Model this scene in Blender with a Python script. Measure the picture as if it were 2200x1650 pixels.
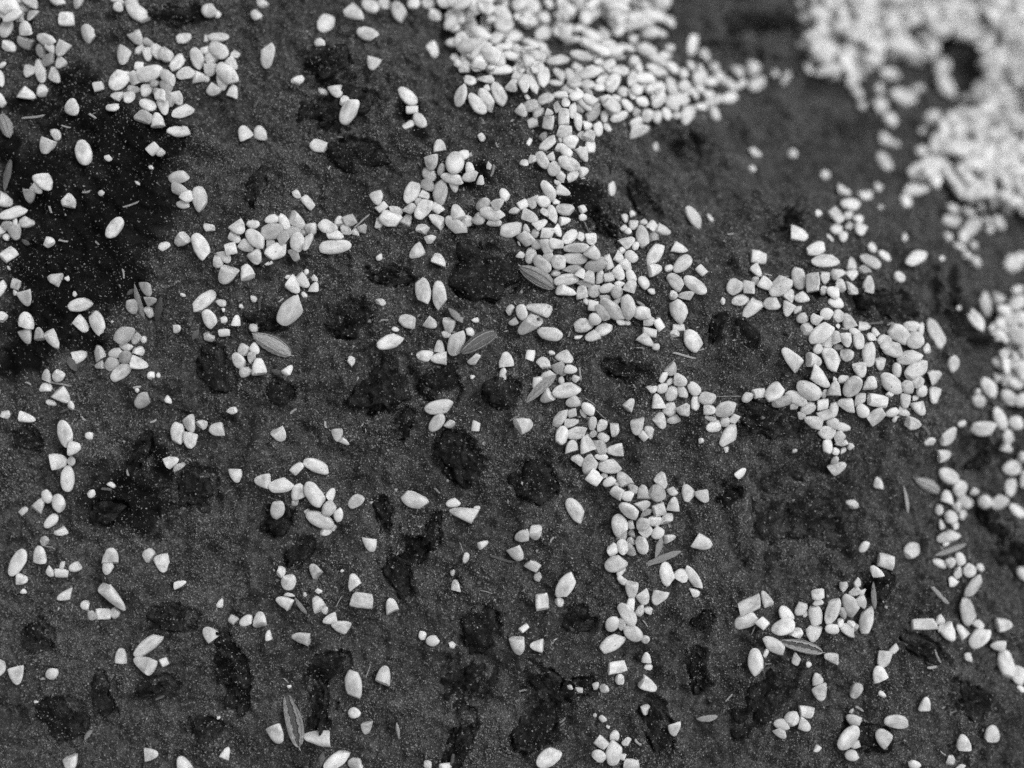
import bpy, bmesh, math, random
import numpy as np
from mathutils import Matrix, Vector

# ------------------------------------------------------------------ camera, light, exposure
for _o in list(bpy.data.objects):
    bpy.data.objects.remove(_o)
scene = bpy.context.scene
COL = scene.collection
H = 0.317                     # camera height over the datum plane, metres
P = 0.228 / 2200.0            # metres per photograph pixel on the datum plane

cam_data = bpy.data.cameras.new("camera")
cam = bpy.data.objects.new("camera", cam_data)
COL.objects.link(cam)
cam.location = (0, 0, H)
cam.rotation_euler = (0, 0, 0)
cam_data.sensor_width = 36.0
cam_data.lens = 36.0 * H / (2200 * P)
cam_data.clip_start = 0.005
cam_data.clip_end = 50.0
cam_data.dof.use_dof = True
cam_data.dof.focus_distance = H - 0.0006
cam_data.dof.aperture_fstop = 2.3
scene.camera = cam

SUN_EL, SUN_AZ = math.radians(50), math.radians(52)
world = bpy.data.worlds.new("World")
scene.world = world
world.use_nodes = True
wn = world.node_tree
wn.nodes.clear()
w_out = wn.nodes.new("ShaderNodeOutputWorld")
w_bg = wn.nodes.new("ShaderNodeBackground")
w_sky = wn.nodes.new("ShaderNodeTexSky")
w_sky.sky_type = 'NISHITA'
w_sky.sun_disc = False
w_sky.sun_elevation = SUN_EL
w_sky.sun_rotation = SUN_AZ
w_sky.dust_density = 4.0
w_bw = wn.nodes.new("ShaderNodeHueSaturation")      # black and white photograph: the light has no hue
w_bw.inputs["Saturation"].default_value = 0.0
w_bg.inputs["Strength"].default_value = 0.10
wn.links.new(w_sky.outputs[0], w_bw.inputs["Color"])
wn.links.new(w_bw.outputs[0], w_bg.inputs[0])
wn.links.new(w_bg.outputs[0], w_out.inputs[0])

sun_data = bpy.data.lights.new("sun", 'SUN')
sun_data.energy = 0.9
sun_data.angle = math.radians(48)
sun = bpy.data.objects.new("sun", sun_data)
COL.objects.link(sun)
sun.rotation_euler = (math.pi / 2 - SUN_EL, 0, math.pi - SUN_AZ)

scene.view_settings.view_transform = 'Standard'
scene.view_settings.look = 'None'
scene.view_settings.gamma = 1.0
scene.view_settings.exposure = 0.24
scene.view_settings.use_curve_mapping = False
scene.cycles.use_denoising = False
scene.cycles.denoiser = 'OPENIMAGEDENOISE'
scene.cycles.denoising_input_passes = 'RGB_ALBEDO_NORMAL'
scene.cycles.denoising_prefilter = 'ACCURATE'
scene.cycles.max_bounces = 6
scene.cycles.diffuse_bounces = 4

DATA = (
"w,19,23,42,26,325;w,16,61,43,28,75;w,71,8,44,22,325;c_,52,18,36,26,60;b_,71,35,30,24,260;c_,43,43,18,16,0;b,57,63,33,30,100;c_,55,93,32,26,330;c,21,100,30,23,335;w,103,88,46,24,340"
";b,136,107,34,30,240;c_,90,111,29,21,80;b_,112,104,28,20,300;w_,106,130,38,24,20;b,131,136,25,24,225;b,66,154,31,26,250;w,88,154,55,22,288;b,118,162,32,24,90;b,61,204,36,28,340;b,9"
"2,194,26,24,100;w,3,171,38,18,280;w,3,216,30,18,290;h,14,270,68,25,295;s,74,252,48,7,8;b,160,236,37,32,315;c,245,232,27,20,355;q,212,187,23,21,10;q,145,43,31,30,5;w,192,73,39,29,29"
"5;c,122,289,27,19,300;b,103,315,35,33,240;w,183,330,52,33,285;q,332,322,24,22,40;c,346,329,18,16,30;c,257,18,22,19,320;w,299,31,52,30,325;c,254,3,28,12,340;c,284,6,30,24,20;w,126,4"
",40,20,330;b,169,6,28,22,250;b,295,83,30,27,300;c_,319,93,26,16,340;b,268,121,40,31,260;c,301,107,24,15,55;b,318,118,28,23,270;w,340,112,38,24,310;w,358,120,36,26,320;c,397,84,32,2"
"1,25;w,383,136,45,24,58;q,300,143,19,18,0;w,400,159,40,26,30;w,426,127,46,26,290;w,260,172,54,36,55;q,290,170,30,24,310;w,323,160,58,31,15;w,362,168,48,26,315;c_,358,186,40,22,320;"
"c_,334,181,18,16,0;b,430,168,28,26,0;b,317,194,30,25,30;b,252,208,26,23,170;b,280,213,28,24,270;c_,288,194,26,18,0;c_,338,197,20,16,20;c,351,210,33,26,320;w_,363,212,40,26,305;b,38"
"3,214,30,26,300;w,319,227,38,28,325;b,355,234,32,29,280;w,394,241,53,24,30;c_,312,252,36,26,340;b,341,260,30,30,95;w,385,283,48,23,0;s,201,251,18,7,325;s,144,273,20,4,345;c_,6,140,"
"18,10,40;c,451,26,30,27.5,0;c,466,31,17.5,15,330;c,564,9,27.5,21.2,340;c,552,34,23.8,22.5,300;w,701,54,51.2,33.8,70;b,761,30,60,35,315;w,796,15,37.5,32.5,340;b,826,10,30,27.5,290;w"
",858,28,50,28.8,290;w,889,9,27.5,25,70;c,920,10,28.8,23.8,0;c,935,34,28.8,25,340;w,955,12,30,27.5,20;q,444,84,20,8.8,90;w,470,82,43.8,22.5,0;w,472,110,47.5,30,322;c,442,109,18.8,18"
".8,0;q,456,125,28.8,25,40;b,452,151,27.5,26.2,260;c,442,170,17.5,15,320;c,506,120,22.5,17.5,40;b,500,140,27.5,22.5,310;w,491,162,56.2,35,315;b,480,179,35,26.2,275;b,460,196,27.5,26"
".2,220;b,502,198,28.8,23.8,80;w,576,121,53.8,28.8,82;c,688,94,26.2,20,320;w,791,75,45,28.8,350;b,804,139,28.8,30,260;b,931,109,33.8,26.2,295;c,642,175,28.8,18.8,30;c,695,200,23.8,1"
"5,310;b,726,202,31.2,28.8,290;w,752,244,56.2,32.5,60;c,744,222,22.5,18.8,60;w,876,208,47.5,27.5,315;q,886,238,23.8,17.5,0;w,902,260,40,23.8,300;c,878,269,28.8,17.5,35;b,528,288,32."
"5,31.2,110;b,560,286,28.8,27.5,90;w,686,315,38.8,27.5,345;s_,552,222,25,8.8,65;s,732,296,12.5,3.8,355;s,708,361,11.2,3.8,60;w,990,207,48,27,80;w,1025,225,51,29,305;w,1046,216,52,26"
",300;w,1073,204,52,30,295;c,1046,192,14,14,318;b,1100,190,28,24,320;b,1126,191,30,22,270;w,1145,186,48,20,292;w,1167,172,50,28,80;w,1194,180,30,16,350;b,1203,162,34,22,135;w,1198,1"
"32,48,24,15;w,1058,126,48,34,310;w,1008,106,42,32,10;c,978,126,22,20,80;c,985,142,18,16,130;c,999,152,24,23,70;c,1029,149,28,24,340;c,1011,176,26,24,0;c,1043,172,33,24,10;c,1056,15"
"2,16,14,183;w,1034,78,50,26,315;w,972,96,26,26,0;w,975,68,28,20,340;c,998,88,18,14,353;w,1082,60,40,38,60;w,1104,80,40,26,30;w,1082,104,36,18,5;c,1110,114,22,20,333;w,1144,100,28,2"
"0,350;w,1166,74,46,28,25;c,1136,36,26,26,271;c,1168,46,24,24,14;c,1144,50,26,16,238;w,1114,16,30,30,90;c,1084,14,24,22,127;c,1062,30,30,18,332;c,1054,50,16,16,26;w,1020,14,40,26,80"
";w,978,42,40,24,15;c,1012,38,20,16,80;w,978,12,36,26,0;w,1048,8,30,24,30;c,1216,38,30,14,80;w,1216,74,40,22,70;w,1240,64,24,20,40;w,1272,80,48,26,330;c,1234,90,24,20,57;w,1300,74,3"
"4,24,300;w,1269,106,48,26,330;w,1307,104,34,20,0;w,1248,122,46,24,345;w_,1324,122,40,22,0;w,1346,104,40,18,340;c,1361,86,22,22,190;w,1370,56,48,20,30;w,1390,76,30,28,20;w,1388,112,"
"40,34,320;w,1360,136,24,20,60;c,1239,144,22,18,20;w,1266,158,48,26,20;w_,1237,166,24,22,0;w,1330,154,40,26,355;c,1302,148,20,16,240;w_,1298,166,30,16,80;w,1314,182,48,28,60;w,1262,"
"186,32,26,325;w,1233,185,30,26,330;w,1288,190,30,22,20;w,1358,172,44,20,70;w,1366,196,26,26,60;w,1338,198,26,24,320;w,1396,196,26,20,45;c_,1264,202,24,18,126;w,1205,206,34,22,350;w"
",1172,214,36,26,30;w,1144,228,38,25,15;w,1237,212,28,22,20;w,1265,220,34,22,335;c,1284,216,20,12,10;c_,1300,217,20,18,194;c,1322,213,28,18,5;w,1347,227,30,20,310;w,1379,220,32,22,5"
";c_,1197,232,30,18,80;w,1215,222,24,18,90;w,1230,238,38,18,80;w_,1274,244,46,26,45;c_,1248,235,28,18,20;c_,1312,238,24,18,278;w,1298,250,28,17,85;w,1330,252,45,19,25;c_,1366,243,20"
",18,52;c_,1326,230,20,16,293;w,1390,248,32,24,60;b,1121,241,26,24,310;c,1157,244,28,22,50;b,1180,243,22,18,340;c_,1133,210,14,10,127;q,1146,264,24,22,20;q,1178,265,29,25,80;q,1211,"
"253,36,23,88;b,1241,264,36,20,275;b,1262,271,24,21,10;w,1284,279,34,21,85;c,1304,275,20,16,320;w,1368,261,36,18,20;b,1372,282,53,28,10;q,1212,284,30,28,350;c_,1248,292,22,18,6;b,12"
"65,295,28,28,60;w,1226,306,34,32,0;w,1268,316,30,24,80;w,1177,309,44,24,45;w,1252,324,22,12,320;c_,1204,300,14,8,110;w,1206,320,26,22,330;c_,1167,294,23,16,40;q_,1137,306,18,10,60;"
"c,1034,295,17,17,60;s,1067,312,16,5,295;s,1100,259,8,5,30;w,1438,49,32,20,280;w,1486,98,56,24,65;b,1512,122,36,26,70;b,1533,148,28,22,60;b,1585,156,30,28,280;b,1616,151,32,28,250;w"
",1625,182,54,26,35;c,1688,169,38,14,55;c,1664,159,17,15,208;c,1730,42,28,28,143;c,1720,10,20,22,93;w,1420,12,36,32,45;w,1388,16,32,30,170;w,1400,74,36,28,20;w,1422,74,22,14,0;c,143"
"8,106,22,18,199;c,1428,122,30,20,10;w,1388,116,44,40,310;w,1410,154,48,28,330;w,1444,146,30,22,315;w,1468,159,28,20,85;w,1484,144,24,22,320;c,1504,148,20,14,81;w,1502,170,48,30,30;"
"w,1404,192,48,18,30;w,1442,188,46,28,280;w,1468,188,30,24,20;w,1544,168,22,18,300;w,1528,178,32,18,20;w,1568,182,36,20,310;w,1592,182,28,14,45;w,1504,192,26,18,10;w,1490,204,28,16,"
"315;w,1522,204,28,18,20;w,1462,214,36,28,20;w,1566,212,46,22,25;w,1532,218,52,20,30;w,1506,230,28,16,5;c,1534,246,28,24,310;w,1414,218,40,22,50;w,1444,224,36,30,320;w,1389,246,32,2"
"2,75;c,1411,253,26,20,275;w,1432,246,30,22,285;c,1453,248,22,18,36;w,1476,246,54,30,60;c,1407,317,20,15,71;c,1738,140,22,16,316;c,1732,86,20,20,316;w,1909,161,45,25,0;w,1940,210,57"
".5,37.5,345;c,1968,192,30,17.5,20;w,2030,188,60,30,290;w,2022,145,37.5,32.5,60;c,1889,192,25,16.2,90;c,1888,228,35,32.5,227;w,1912,258,32.5,25,315;c,2002,254,32.5,30,64;w,2042,255,"
"30,25,50;c,1978,282,15,15,67;c,1899,298,32.5,27.5,300;c,1922,310,20,17.5,0;w,1898,348,50,25,285;w,1979,325,27.5,22.5,30;c,1701,332,20,20,2;c,1771,378,22.5,20,60;c,1850,228,18.8,18."
"8,107;c,1840,200,30,20,110;c,1828,175,32.5,27.5,84;l_,19,375,77.5,17.5,85;b,100,395,42.5,35,300;b,82,405,30,22.5,320;b_,66,421,32.5,28.8,260;b,11,432,35,28.8,335;w,32,459,57.5,23.8"
",25;c,61,479,31.2,23.8,10;c_,18,486,27.5,22.5,0;c_,35,480,20,12.5,85;b_,36,500,32.5,28.8,280;c,4,498,27.5,20,80;c,16,510,15,13.8,148;l_,58,521,20,10,325;c,151,435,32.5,28.8,300;c,1"
"08,521,27.5,22.5,340;c,235,341,17.5,13.8,160;w,386,381,47.5,26.2,0;b_,388,409,45,23.8,330;c,404,425,30,26.2,10;w,431,429,52.5,31.2,280;w_,394,440,30,17.5,355;w,248,490,51.2,27.5,62"
";q,22,548,32.5,27.5,40;c,19,576,10,6.2,101;b,120,600,30,28.8,170;c_,145,599,11.2,11.2,276;b,391,516,35,27.5,210;w,434,530,61.2,31.2,295;c,355,530,25,18.8,20;c,451,490,25,20,320;c,4"
"68,562,27.5,21.2,290;b,484,552,30,26.2,300;b,490,591,41.2,36.2,240;w,440,647,60,28.8,45;c,476,651,22.5,15,345;c,480,666,8.8,8.8,347;w,452,685,40,27.5,290;c,482,688,16.2,15,45;q,482"
",715,25,17.5,5;c,449,725,25,22.5,320;c,380,706,21.2,18.8,20;l_,422,720,27.5,12.5,60;l,302,652,90,15,280;l_,341,665,67.5,17.5,68;b_,316,621,32.5,25,290;c_,285,660,31.2,23.8,290;b_,3"
"25,646,30,21.2,20;c,320,670,23.8,20,104;l_,282,628,22.5,10,35;w,174,655,51.2,27.5,12;w,212,694,53.8,31.2,298;b,176,698,37.5,25,310;b,58,641,35,30,280;q,36,611,27.5,21.2,340;c,36,62"
"9,12.5,10,93;w_,4,622,37.5,20,60;c,6,681,27.5,22.5,353;b,60,689,35,31.2,90;b,59,721,35,30,290;b_,86,718,27.5,23.8,100;b,116,730,40,27.5,295;w_,270,719,45,32.5,45;c_,294,728,25,18.8"
",60;c,310,730,15,15,100;c,162,632,12.5,8.8,90;s,265,588,21.2,5,280;s,280,440,40,5,25;s,186,412,17.5,6.2,10;s,109,450,17.5,7.5,290;s,138,518,20,5,355;c_,220,416,15,12.5,196;s,210,52"
"2,12.5,5,310;c_,325,360,12.5,8.8,330;c,241,692,7.5,6.4,152;c,296,394,15,6.2,330;c,394,634,12.5,7.5,340;c,638,419,20,15,315;q,662,435,32.5,18.8,315;b,810,428,27.5,27.5,280;q,820,446"
",25,16.2,35;b,945,316,32.5,26.2,90;b,928,351,31.2,28.8,270;w,922,376,33.8,25,320;c,948,365,25,16.2,75;w,978,352,47.5,37.5,75;w,994,335,32.5,22.5,35;b,1008,360,22.5,18.8,100;w,1011,"
"380,33.8,22.5,15;w,972,385,47.5,21.2,345;b_,976,402,25,18.8,280;w,885,415,55,30,65;c_,919,400,30,25,320;c,911,419,26.2,20,350;w,946,414,55,30,85;c_,900,435,17.5,17.5,11;w,910,450,5"
"0,30,50;c,880,449,28.8,21.2,20;q,940,449,26.2,20,320;b,851,455,28.8,22.5,0;w,839,471,47.5,32.5,350;b,874,472,30,22.5,70;c,814,482,20,17.5,60;b,939,475,37.5,28.8,150;b,981,459,35,31"
".2,110;w,980,486,52.5,27.5,320;c,1004,476,26.2,25,184;c,908,492,28.8,21.2,10;c,925,515,26.2,18.8,5;b,895,542,35,27.5,220;b,942,560,32.5,30,90;c,816,554,15,12.5,212;b,515,490,35,32."
"5,315;c,544,484,30,20,0;w,586,472,30,18.8,15;w,612,479,38.8,20,300;b,639,476,40,27.5,320;w_,585,499,50,32.5,15;c_,610,512,32.5,25,84;w,551,514,48.8,30,315;b,506,510,32.5,25,320;b,5"
"31,530,31.2,26.2,330;c_,581,525,20,20,74;w,595,540,48.8,32.5,25;w,641,521,42.5,33.8,290;w,662,520,40,20,75;w_,632,498,37.5,25,30;c_,652,498,20,12.5,135;c,671,492,27.5,26.2,33;q,498"
",536,26.2,25,10;b,549,551,35,30,290;c_,634,549,30,25,0;b,532,586,35,28.8,100;w,705,489,40,27.5,335;b,730,475,22.5,22.5,90;q_,751,475,28.8,25,20;c,745,494,25,22.5,169;b,721,505,35,2"
"5,340;c,764,500,20,15,300;c_,779,491,21.2,20,154;s,778,476,42.5,4.5,40;w,721,531,65,28.8,5;c_,578,566,17.5,8.8,20;b,632,614,37.5,30,310;b,651,604,35,27.5,320;c,676,599,17.5,12.5,30"
"8;b,676,618,23.8,20,70;c,654,634,13.8,11.2,300;c,659,585,12.5,10,90;c_,618,596,12.5,12.5,1;w,626,668,67.5,42.5,50;c,545,642,16.2,12.5,305;s_,560,652,30,7.5,75;w,910,626,53.8,31.2,2"
"80;w,945,635,58.8,28.8,275;l,979,678,47.5,15,315;c,876,690,36.2,27.5,340;b,925,695,30,25,330;b,966,700,32.5,27.5,270;c,818,650,22.5,15,0;c,850,708,15,10,347;c,999,604,10,8.8,173;b,"
"510,689,22.5,20,80;c,484,686,15,16.2,33;c,548,705,20,17.5,310;c_,519,658,11.2,10,158;c,482,652,15,10,90;c,1021,688,17.5,11.2,0;s,826,688,17.5,5,0;s,604,645,13.8,4.5,35;s,708,361,10"
",4.5,65;s_,905,360,37.5,3.8,88;b,1252,334,32,30,300;w,1165,346,40,23,300;b_,1185,338,24,18,300;c,1144,344,22,18,60;c,1126,351,19,16,181;w,1222,353,50,28,340;w,1217,328,30,24,310;c,"
"1200,324,20,16,156;w,1190,364,30,26,70;w,1204,378,30,19,305;c,1229,379,29,22,30;b,1254,369,25,22,20;c,1252,384,12,4,10;c,1197,393,16,11,330;w,1179,411,48,24,305;b,1208,410,35,23,34"
"0;c,1051,356,17,11,80;s,1058,367,26,7,70;b,1033,387,20,16,80;w,1084,419,30,21,290;w,1038,441,36,26,20;b,1071,439,27,23,30;w,1058,461,52,28,345;b,1063,478,29,22,340;c,1029,472,28,26"
",340;w,1006,477,26,20,80;c,1105,454,22,15,350;q,1124,440,24,20,30;b,1144,434,32,23,270;w,1167,434,31,27,10;c,1194,435,16,15,40;b,1138,467,37,24,330;c,1169,457,20,18,90;w,1186,462,4"
"0,22,280;w,1214,451,38,26,355;b,1213,475,26,19,10;b,1161,483,32,21,30;w,1098,495,49,31,15;b,1130,491,18,16,100;q,1130,513,34,30,315;c,1150,502,20,16,246;q,1175,502,28,22,0;b,1198,4"
"97,26,20,300;w,1224,510,42,24,45;c,1247,510,22,19,60;b,1269,516,28,25,270;w,1240,533,56,20,0;c,1194,525,34,28,315;q,1173,529,34,22,290;c,1154,526,24,20,20;w,1140,550,34,23,75;c,111"
"8,548,18,14,345;w_,1178,554,26,22,0;b,1274,546,32,28,320;w,1234,556,52,24,355;w,1199,564,34,30,340;w,1164,568,46,28,315;h,1154,596,88,34,328;c,1194,587,22,15,356;c_,1230,579,40,18,"
"10;c_,1256,609,36,14,340;w,1216,601,50,24,10;b,1248,588,20,22,60;b,1266,596,30,26,80;w_,1280,570,48,28,20;b,1288,594,30,18,90;q,1307,596,22,20,10;q,1306,563,30,18,290;b,1328,588,32"
",26,300;b,1217,626,42,24,350;b,1250,628,30,24,90;w,1276,624,30,28,60;w,1306,619,36,18,15;c,1330,611,20,15,161;b,1354,615,30,24,60;c,1324,628,26,24,94;b,1330,556,28,24,320;w,1355,55"
"2,29,24,310;c,1336,538,18,14,246;b,1345,572,27,24,300;w,1355,594,30,20,290;w,1382,607,28,23,305;b,1406,580,32,26,20;w,1406,548,54,28,55;w,1379,509,47,26,280;b,1348,521,34,26,30;c,1"
"365,529,20,14,60;c_,1404,511,22,20,50;b,1424,496,32,30,340;q,1400,488,25,22,50;c,1382,478,17,17,241;c,1360,483,26,19,80;c,1343,469,20,14,300;c,1358,459,16,14,90;c,1340,491,15,15,29"
";c,1349,498,15,15,131;q,1251,450,17,17,20;c,1251,468,17,16,11;s,1260,488,30,2.4,298;w,1314,406,32,21,85;c,1399,626,18,13,350;c,1115,523,12,5,300;c,1621,329,26,23,183;c,1702,332,19,"
"17,206;c,1615,364,18,16,9;w,1490,468,54,26,310;c,1525,468,22,10,310;s,1569,502,14,6,0;b,1460,535,32,28,340;w,1465,568,50,30,50;c,1436,577,18,15,30;w,1451,606,44,28,305;w,1492,613,5"
"4,28,320;q,1506,582,22,19,310;l_,1497,562,18,8,345;q,1628,554,33,29,350;b,1624,583,28,24,300;s,1648,591,18,5,345;c,1622,604,18,16,281;w,1576,616,38,32,40;q,1608,618,29,24,90;b,1644"
",611,30,26,330;s,1680,596,24,3,10;b,1714,505,38.8,31.2,340;w,1752,536,47.5,28.8,30;w,1771,561,60,30,8;b,1811,412,31.2,23.8,335;w,1825,441,45,27.5,0;q,1858,421,31.2,21.2,10;c,1884,4"
"04,23.8,21.2,214;q,1794,464,37.5,27.5,300;c,1756,459,17.5,16.2,187;c,1820,464,22.5,20,192;b,1842,472,25,21.2,45;c,1822,486,21.2,20,296;w,1795,494,30,22.5,20;b,1846,495,30,27.5,250;"
"b,1810,510,25,20,260;c_,1782,512,20,10,305;b,1965,409,52.5,27.5,0;w,1945,434,30,25,90;c,1892,446,11.2,10,4;c,1942,511,18.8,13.8,231;c,1871,534,22.5,18.8,310;w,1898,550,30,21.2,330;"
"w,1868,562,47.5,26.2,335;w,1965,555,57.5,27.5,40;c,2021,556,13.8,11.2,23;c,1929,596,26.2,25,92;b,1829,568,30,25,80;b,1830,590,28.8,22.5,30;c_,1856,582,23.8,18.8,319;b,1801,588,36.2"
",22.5,20;b,1862,612,35,25,90;w,1714,598,47.5,28.8,278;q,1744,609,42.5,27.5,90;b,1771,598,30,22.5,270;w,1674,616,55,35,40;b,1695,635,27.5,23.8,60;b,1719,641,27.5,23.8,200;w,1658,652"
",35,27.5,0;b,1691,666,30,27.5,250;c,1712,665,20,12.5,25;b,1801,615,30,25,80;b,1828,622,32.5,26.2,350;c,1768,625,20,17.5,90;w,1786,629,30,25,330;w,1794,651,37.5,22.5,0;c,1722,684,23"
".8,21.2,20;c,1750,686,23.8,23.8,320;w,1774,675,27.5,25,0;w,1799,679,30,27.5,30;b,1821,691,40,30,100;c,1734,708,30,27.5,100;w,1762,718,57.5,35,38;b,1794,725,27.5,22.5,100;q,1778,735"
",27.5,22.5,60;c,1800,701,12.5,10,60;b,1816,731,30,22.5,280;w,1834,714,25,20,330;w,1842,732,37.5,27.5,80;b,1855,701,27.5,22.5,0;c,1879,714,20,15,300;c,1870,726,22.5,18.8,125;c,1756,"
"750,22.5,20,236;c_,1800,745,20,15,176;w,1899,732,35,27.5,30;w,1912,750,50,32.5,345;w,1928,718,50,35,315;w,1954,702,35,25,350;w,1976,708,30,17.5,80;w,1962,732,45,35,30;w,2006,718,67"
".5,32.5,285;c,1988,749,22.5,18.8,262;s_,1880,694,30,7.5,10;s,1910,696,20,5,20;w,2042,476,45,27.5,5;w,2045,449,30,20,350;w,2078,455,30,20,325;w,2082,490,65,27.5,45;w,2068,510,32.5,2"
"5,60;c,2035,510,18.8,18.8,181;c,2125,494,16.2,15,268;w,2144,481,35,22.5,290;c,2120,475,25,15,128;c,2090,528,21.2,16.2,236;c,2105,445,16.2,15,55;w,2078,428,27.5,20,45;w,2050,412,45,"
"27.5,285;c,2095,564,25,22.5,301;c,2075,550,25,17.5,0;c,2060,530,27.5,15,340;w,2172,568,37.5,35,315;w,2190,555,30,25,40;w,2171,438,32.5,22.5,0;w,2192,458,27.5,22.5,0;w,2114,652,57.5"
",25,82;b,2144,640,27.5,25,0;w,2144,668,30,22.5,345;w,2088,686,57.5,27.5,310;c,2058,662,17.5,12.5,188;w,2185,622,30,15,20;w,2182,652,47.5,27.5,40;c,2135,695,27.5,22.5,90;c,2128,724,"
"27.5,18.8,151;c,2165,688,37.5,22.5,20;w,2185,685,37.5,30,0;w,2178,725,40,32.5,330;b,171,766,35,26.2,20;l_,158,782,37.5,17.5,300;b,216,759,32.5,30,100;w,250,759,32.5,21.2,15;w,272,7"
"45,27.5,16.2,340;c,298,755,25,21.2,18;w_,274,768,30,27.5,0;b,216,784,30,20,190;w_,242,781,32.5,27.5,40;w,262,799,50,28.8,35;b,302,782,36.2,30,345;c,326,806,17.5,16.2,221;c_,341,806"
",11.2,8.8,90;b,102,808,28.8,22.5,80;c,127,808,26.2,23.8,46;c,100,832,25,18.8,0;s,131,825,47.5,6.2,348;b,136,850,37.5,33.8,320;c,155,871,20,15,106;c_,110,866,22.5,12.5,340;s_,139,88"
"2,25,7.5,20;s_,171,854,22.5,6.2,300;s,179,898,15,6.2,310;c,11,891,23.8,18.8,10;b,61,898,35,21.2,345;w,143,931,55,31.2,285;b,162,962,30,28.8,10;b,128,991,35,32.5,0;c,154,990,25,20,8"
"0;w,148,1028,53.8,27.5,275;c,192,936,17.5,16.2,174;w,104,1066,30,22.5,315;b,88,1084,32.5,25,60;w,129,1080,37.5,30,290;c,52,1098,22.5,15,30;c,200,1060,17.5,16.2,262;c,240,1041,17.5,"
"10,330;s_,229,1051,22.5,7.5,352;s,62,824,12.5,5,335;w_,308,860,40,28.8,45;c,362,860,20,13.8,300;l_,348,856,17.5,10,300;c_,296,838,11.2,8.8,312;s,296,832,17.5,6.2,5;c,500,882,22.5,1"
"5,10;w,384,930,47.5,27.5,275;b,410,912,35,27.5,290;c,436,912,22.5,20,185;b,468,922,33.8,27.5,180;b,411,946,33.8,30,270;b,371,992,30,25,20;c_,386,1002,27.5,13.8,35;b,508,1021,30,27."
"5,280;s,330,904,15,6.2,25;s,276,1015,15,5,280;h,586,740,95,36.2,330;c,525,752,25,23.8,75;b,550,750,22.5,20,315;c,543,768,25,21.2,290;w,515,776,37.5,25,305;c,529,798,27.5,22.5,40;b,"
"559,788,35,30,90;b_,620,795,25,18.8,50;l_,596,799,27.5,12.5,345;w,839,734,60,28.8,20;c,850,710,18.8,15,174;c,756,776,21.2,16.2,280;b,912,764,32.5,25,170;b,944,746,30,22.5,90;b,944,"
"770,35,27.5,180;w,980,736,56.2,32.5,70;c,959,719,20,15,141;c,1010,714,22.5,17.5,310;c,1019,772,30,22.5,15;w,944,874,58.8,28.8,10;w,939,908,43.8,25,55;c,966,911,23.8,18.8,20;q,1022,"
"916,22.5,17.5,80;b,601,932,32.5,30,300;b,725,934,27.5,23.8,270;b,741,949,22.5,15,320;w,681,1000,55,27.5,340;c,640,1006,30,20,35;w,606,1042,51.2,30,10;b,565,1034,32.5,31.2,180;b,641"
",1055,32.5,28.8,90;s,631,884,17.5,6.2,35;s,701,912,16.2,6.2,290;c,1015,810,11.2,9.6,359;h,1028,736,94,31,30;c,1095,665,22,15,60;w,1121,672,35,23,290;b,1156,665,53,28,165;c,1103,691"
",22,18,20;b,1136,699,54,30,220;w,1181,717,52,28,348;c,1023,688,23,12,355;q,1274,657,25,22,350;c_,1292,672,40,22,310;w_,1278,686,26,26,0;c_,1258,648,16,12,279;w,1315,666,64,30,315;c"
",1302,642,26,20,300;b,1328,646,26,12,40;w,1350,661,56,30,280;w,1380,673,36,28,350;c,1392,691,26,22,47;q,1415,698,26,20,300;c,1331,691,24,16,330;c,1348,694,13,13,159;w,1253,699,40,3"
"0,10;w,1295,708,40,28,35;b,1272,723,30,25,200;q,1394,714,30,17,345;b,1388,732,34,28,320;c,1409,745,16,16,351;s,1376,653,20,6,330;b,1214,768,34,28,325;q,1139,764,23,19,80;b,1088,773"
",33,31,90;c,1168,780,30,24,340;c,1185,758,14,10,162;b_,1202,792,28,28,300;b,1227,794,26,19,350;c,1236,814,16,15,156;c,1206,817,16,13,90;q,1210,805,12,6,20;w_,1155,824,30,22,80;w,11"
"78,807,30,22,20;b,1174,853,32,28,220;h,1160,836,94,19,42;w,1217,838,58,30,12;b,1230,863,29,26,200;w,1263,878,32,22,320;c_,1252,889,22,10,300;w,1204,897,44,22,55;q,1230,887,20,17,20"
";b,1227,908,32,19,10;w,1207,935,38,26,75;w,1239,930,44,26,10;c,1272,909,28,19,80;c,1292,915,28,20,60;c,1320,924,28,20,85;c_,1274,933,18,16,40;c,1296,939,24,20,320;b_,1258,944,26,16"
",60;b,1125,914,38,34,10;b_,1081,802,24,16,80;c,1015,810,10,8,76;s,1246,803,28,5,275;s,1268,863,30,2,325;s,1294,894,40,2,315;s,1105,899,24,4,30;s_,1205,743,26,5,55;s,1222,718,13,6,7"
"5;c_,1243,725,18,8,5;s,1375,748,18,3,355;b,1352,869,28,24,60;b,1440,794,31.2,27.5,300;w,1425,809,27.5,16.2,55;c,1439,820,18.8,15,45;b,1460,818,30,26.2,340;c,1399,835,22.5,20,352;w,"
"1422,835,28.8,21.2,10;w,1442,846,32.5,26.2,65;w,1466,842,30,20,295;w,1490,835,31.2,23.8,310;w,1518,856,35,27.5,350;w,1494,866,32.5,18.8,85;b,1412,862,32.5,30,100;w,1438,879,31.2,26"
".2,40;c,1467,879,30,27.5,158;b,1418,905,32.5,26.2,300;c,1445,900,27.5,21.2,20;c,1522,881,26.2,21.2,345;w,1558,879,46.2,31.2,20;c_,1526,899,25,12.5,340;b,1532,916,37.5,23.8,190;c,15"
"56,906,22.5,21.2,247;q,1576,900,22.5,18.8,60;b,1562,936,53.8,32.5,220;c,1559,966,13.8,12.5,82;b,1368,915,36.2,28.8,270;c,1395,928,28.8,18.8,300;q,1381,936,20,16.2,310;c,1505,946,11"
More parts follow.
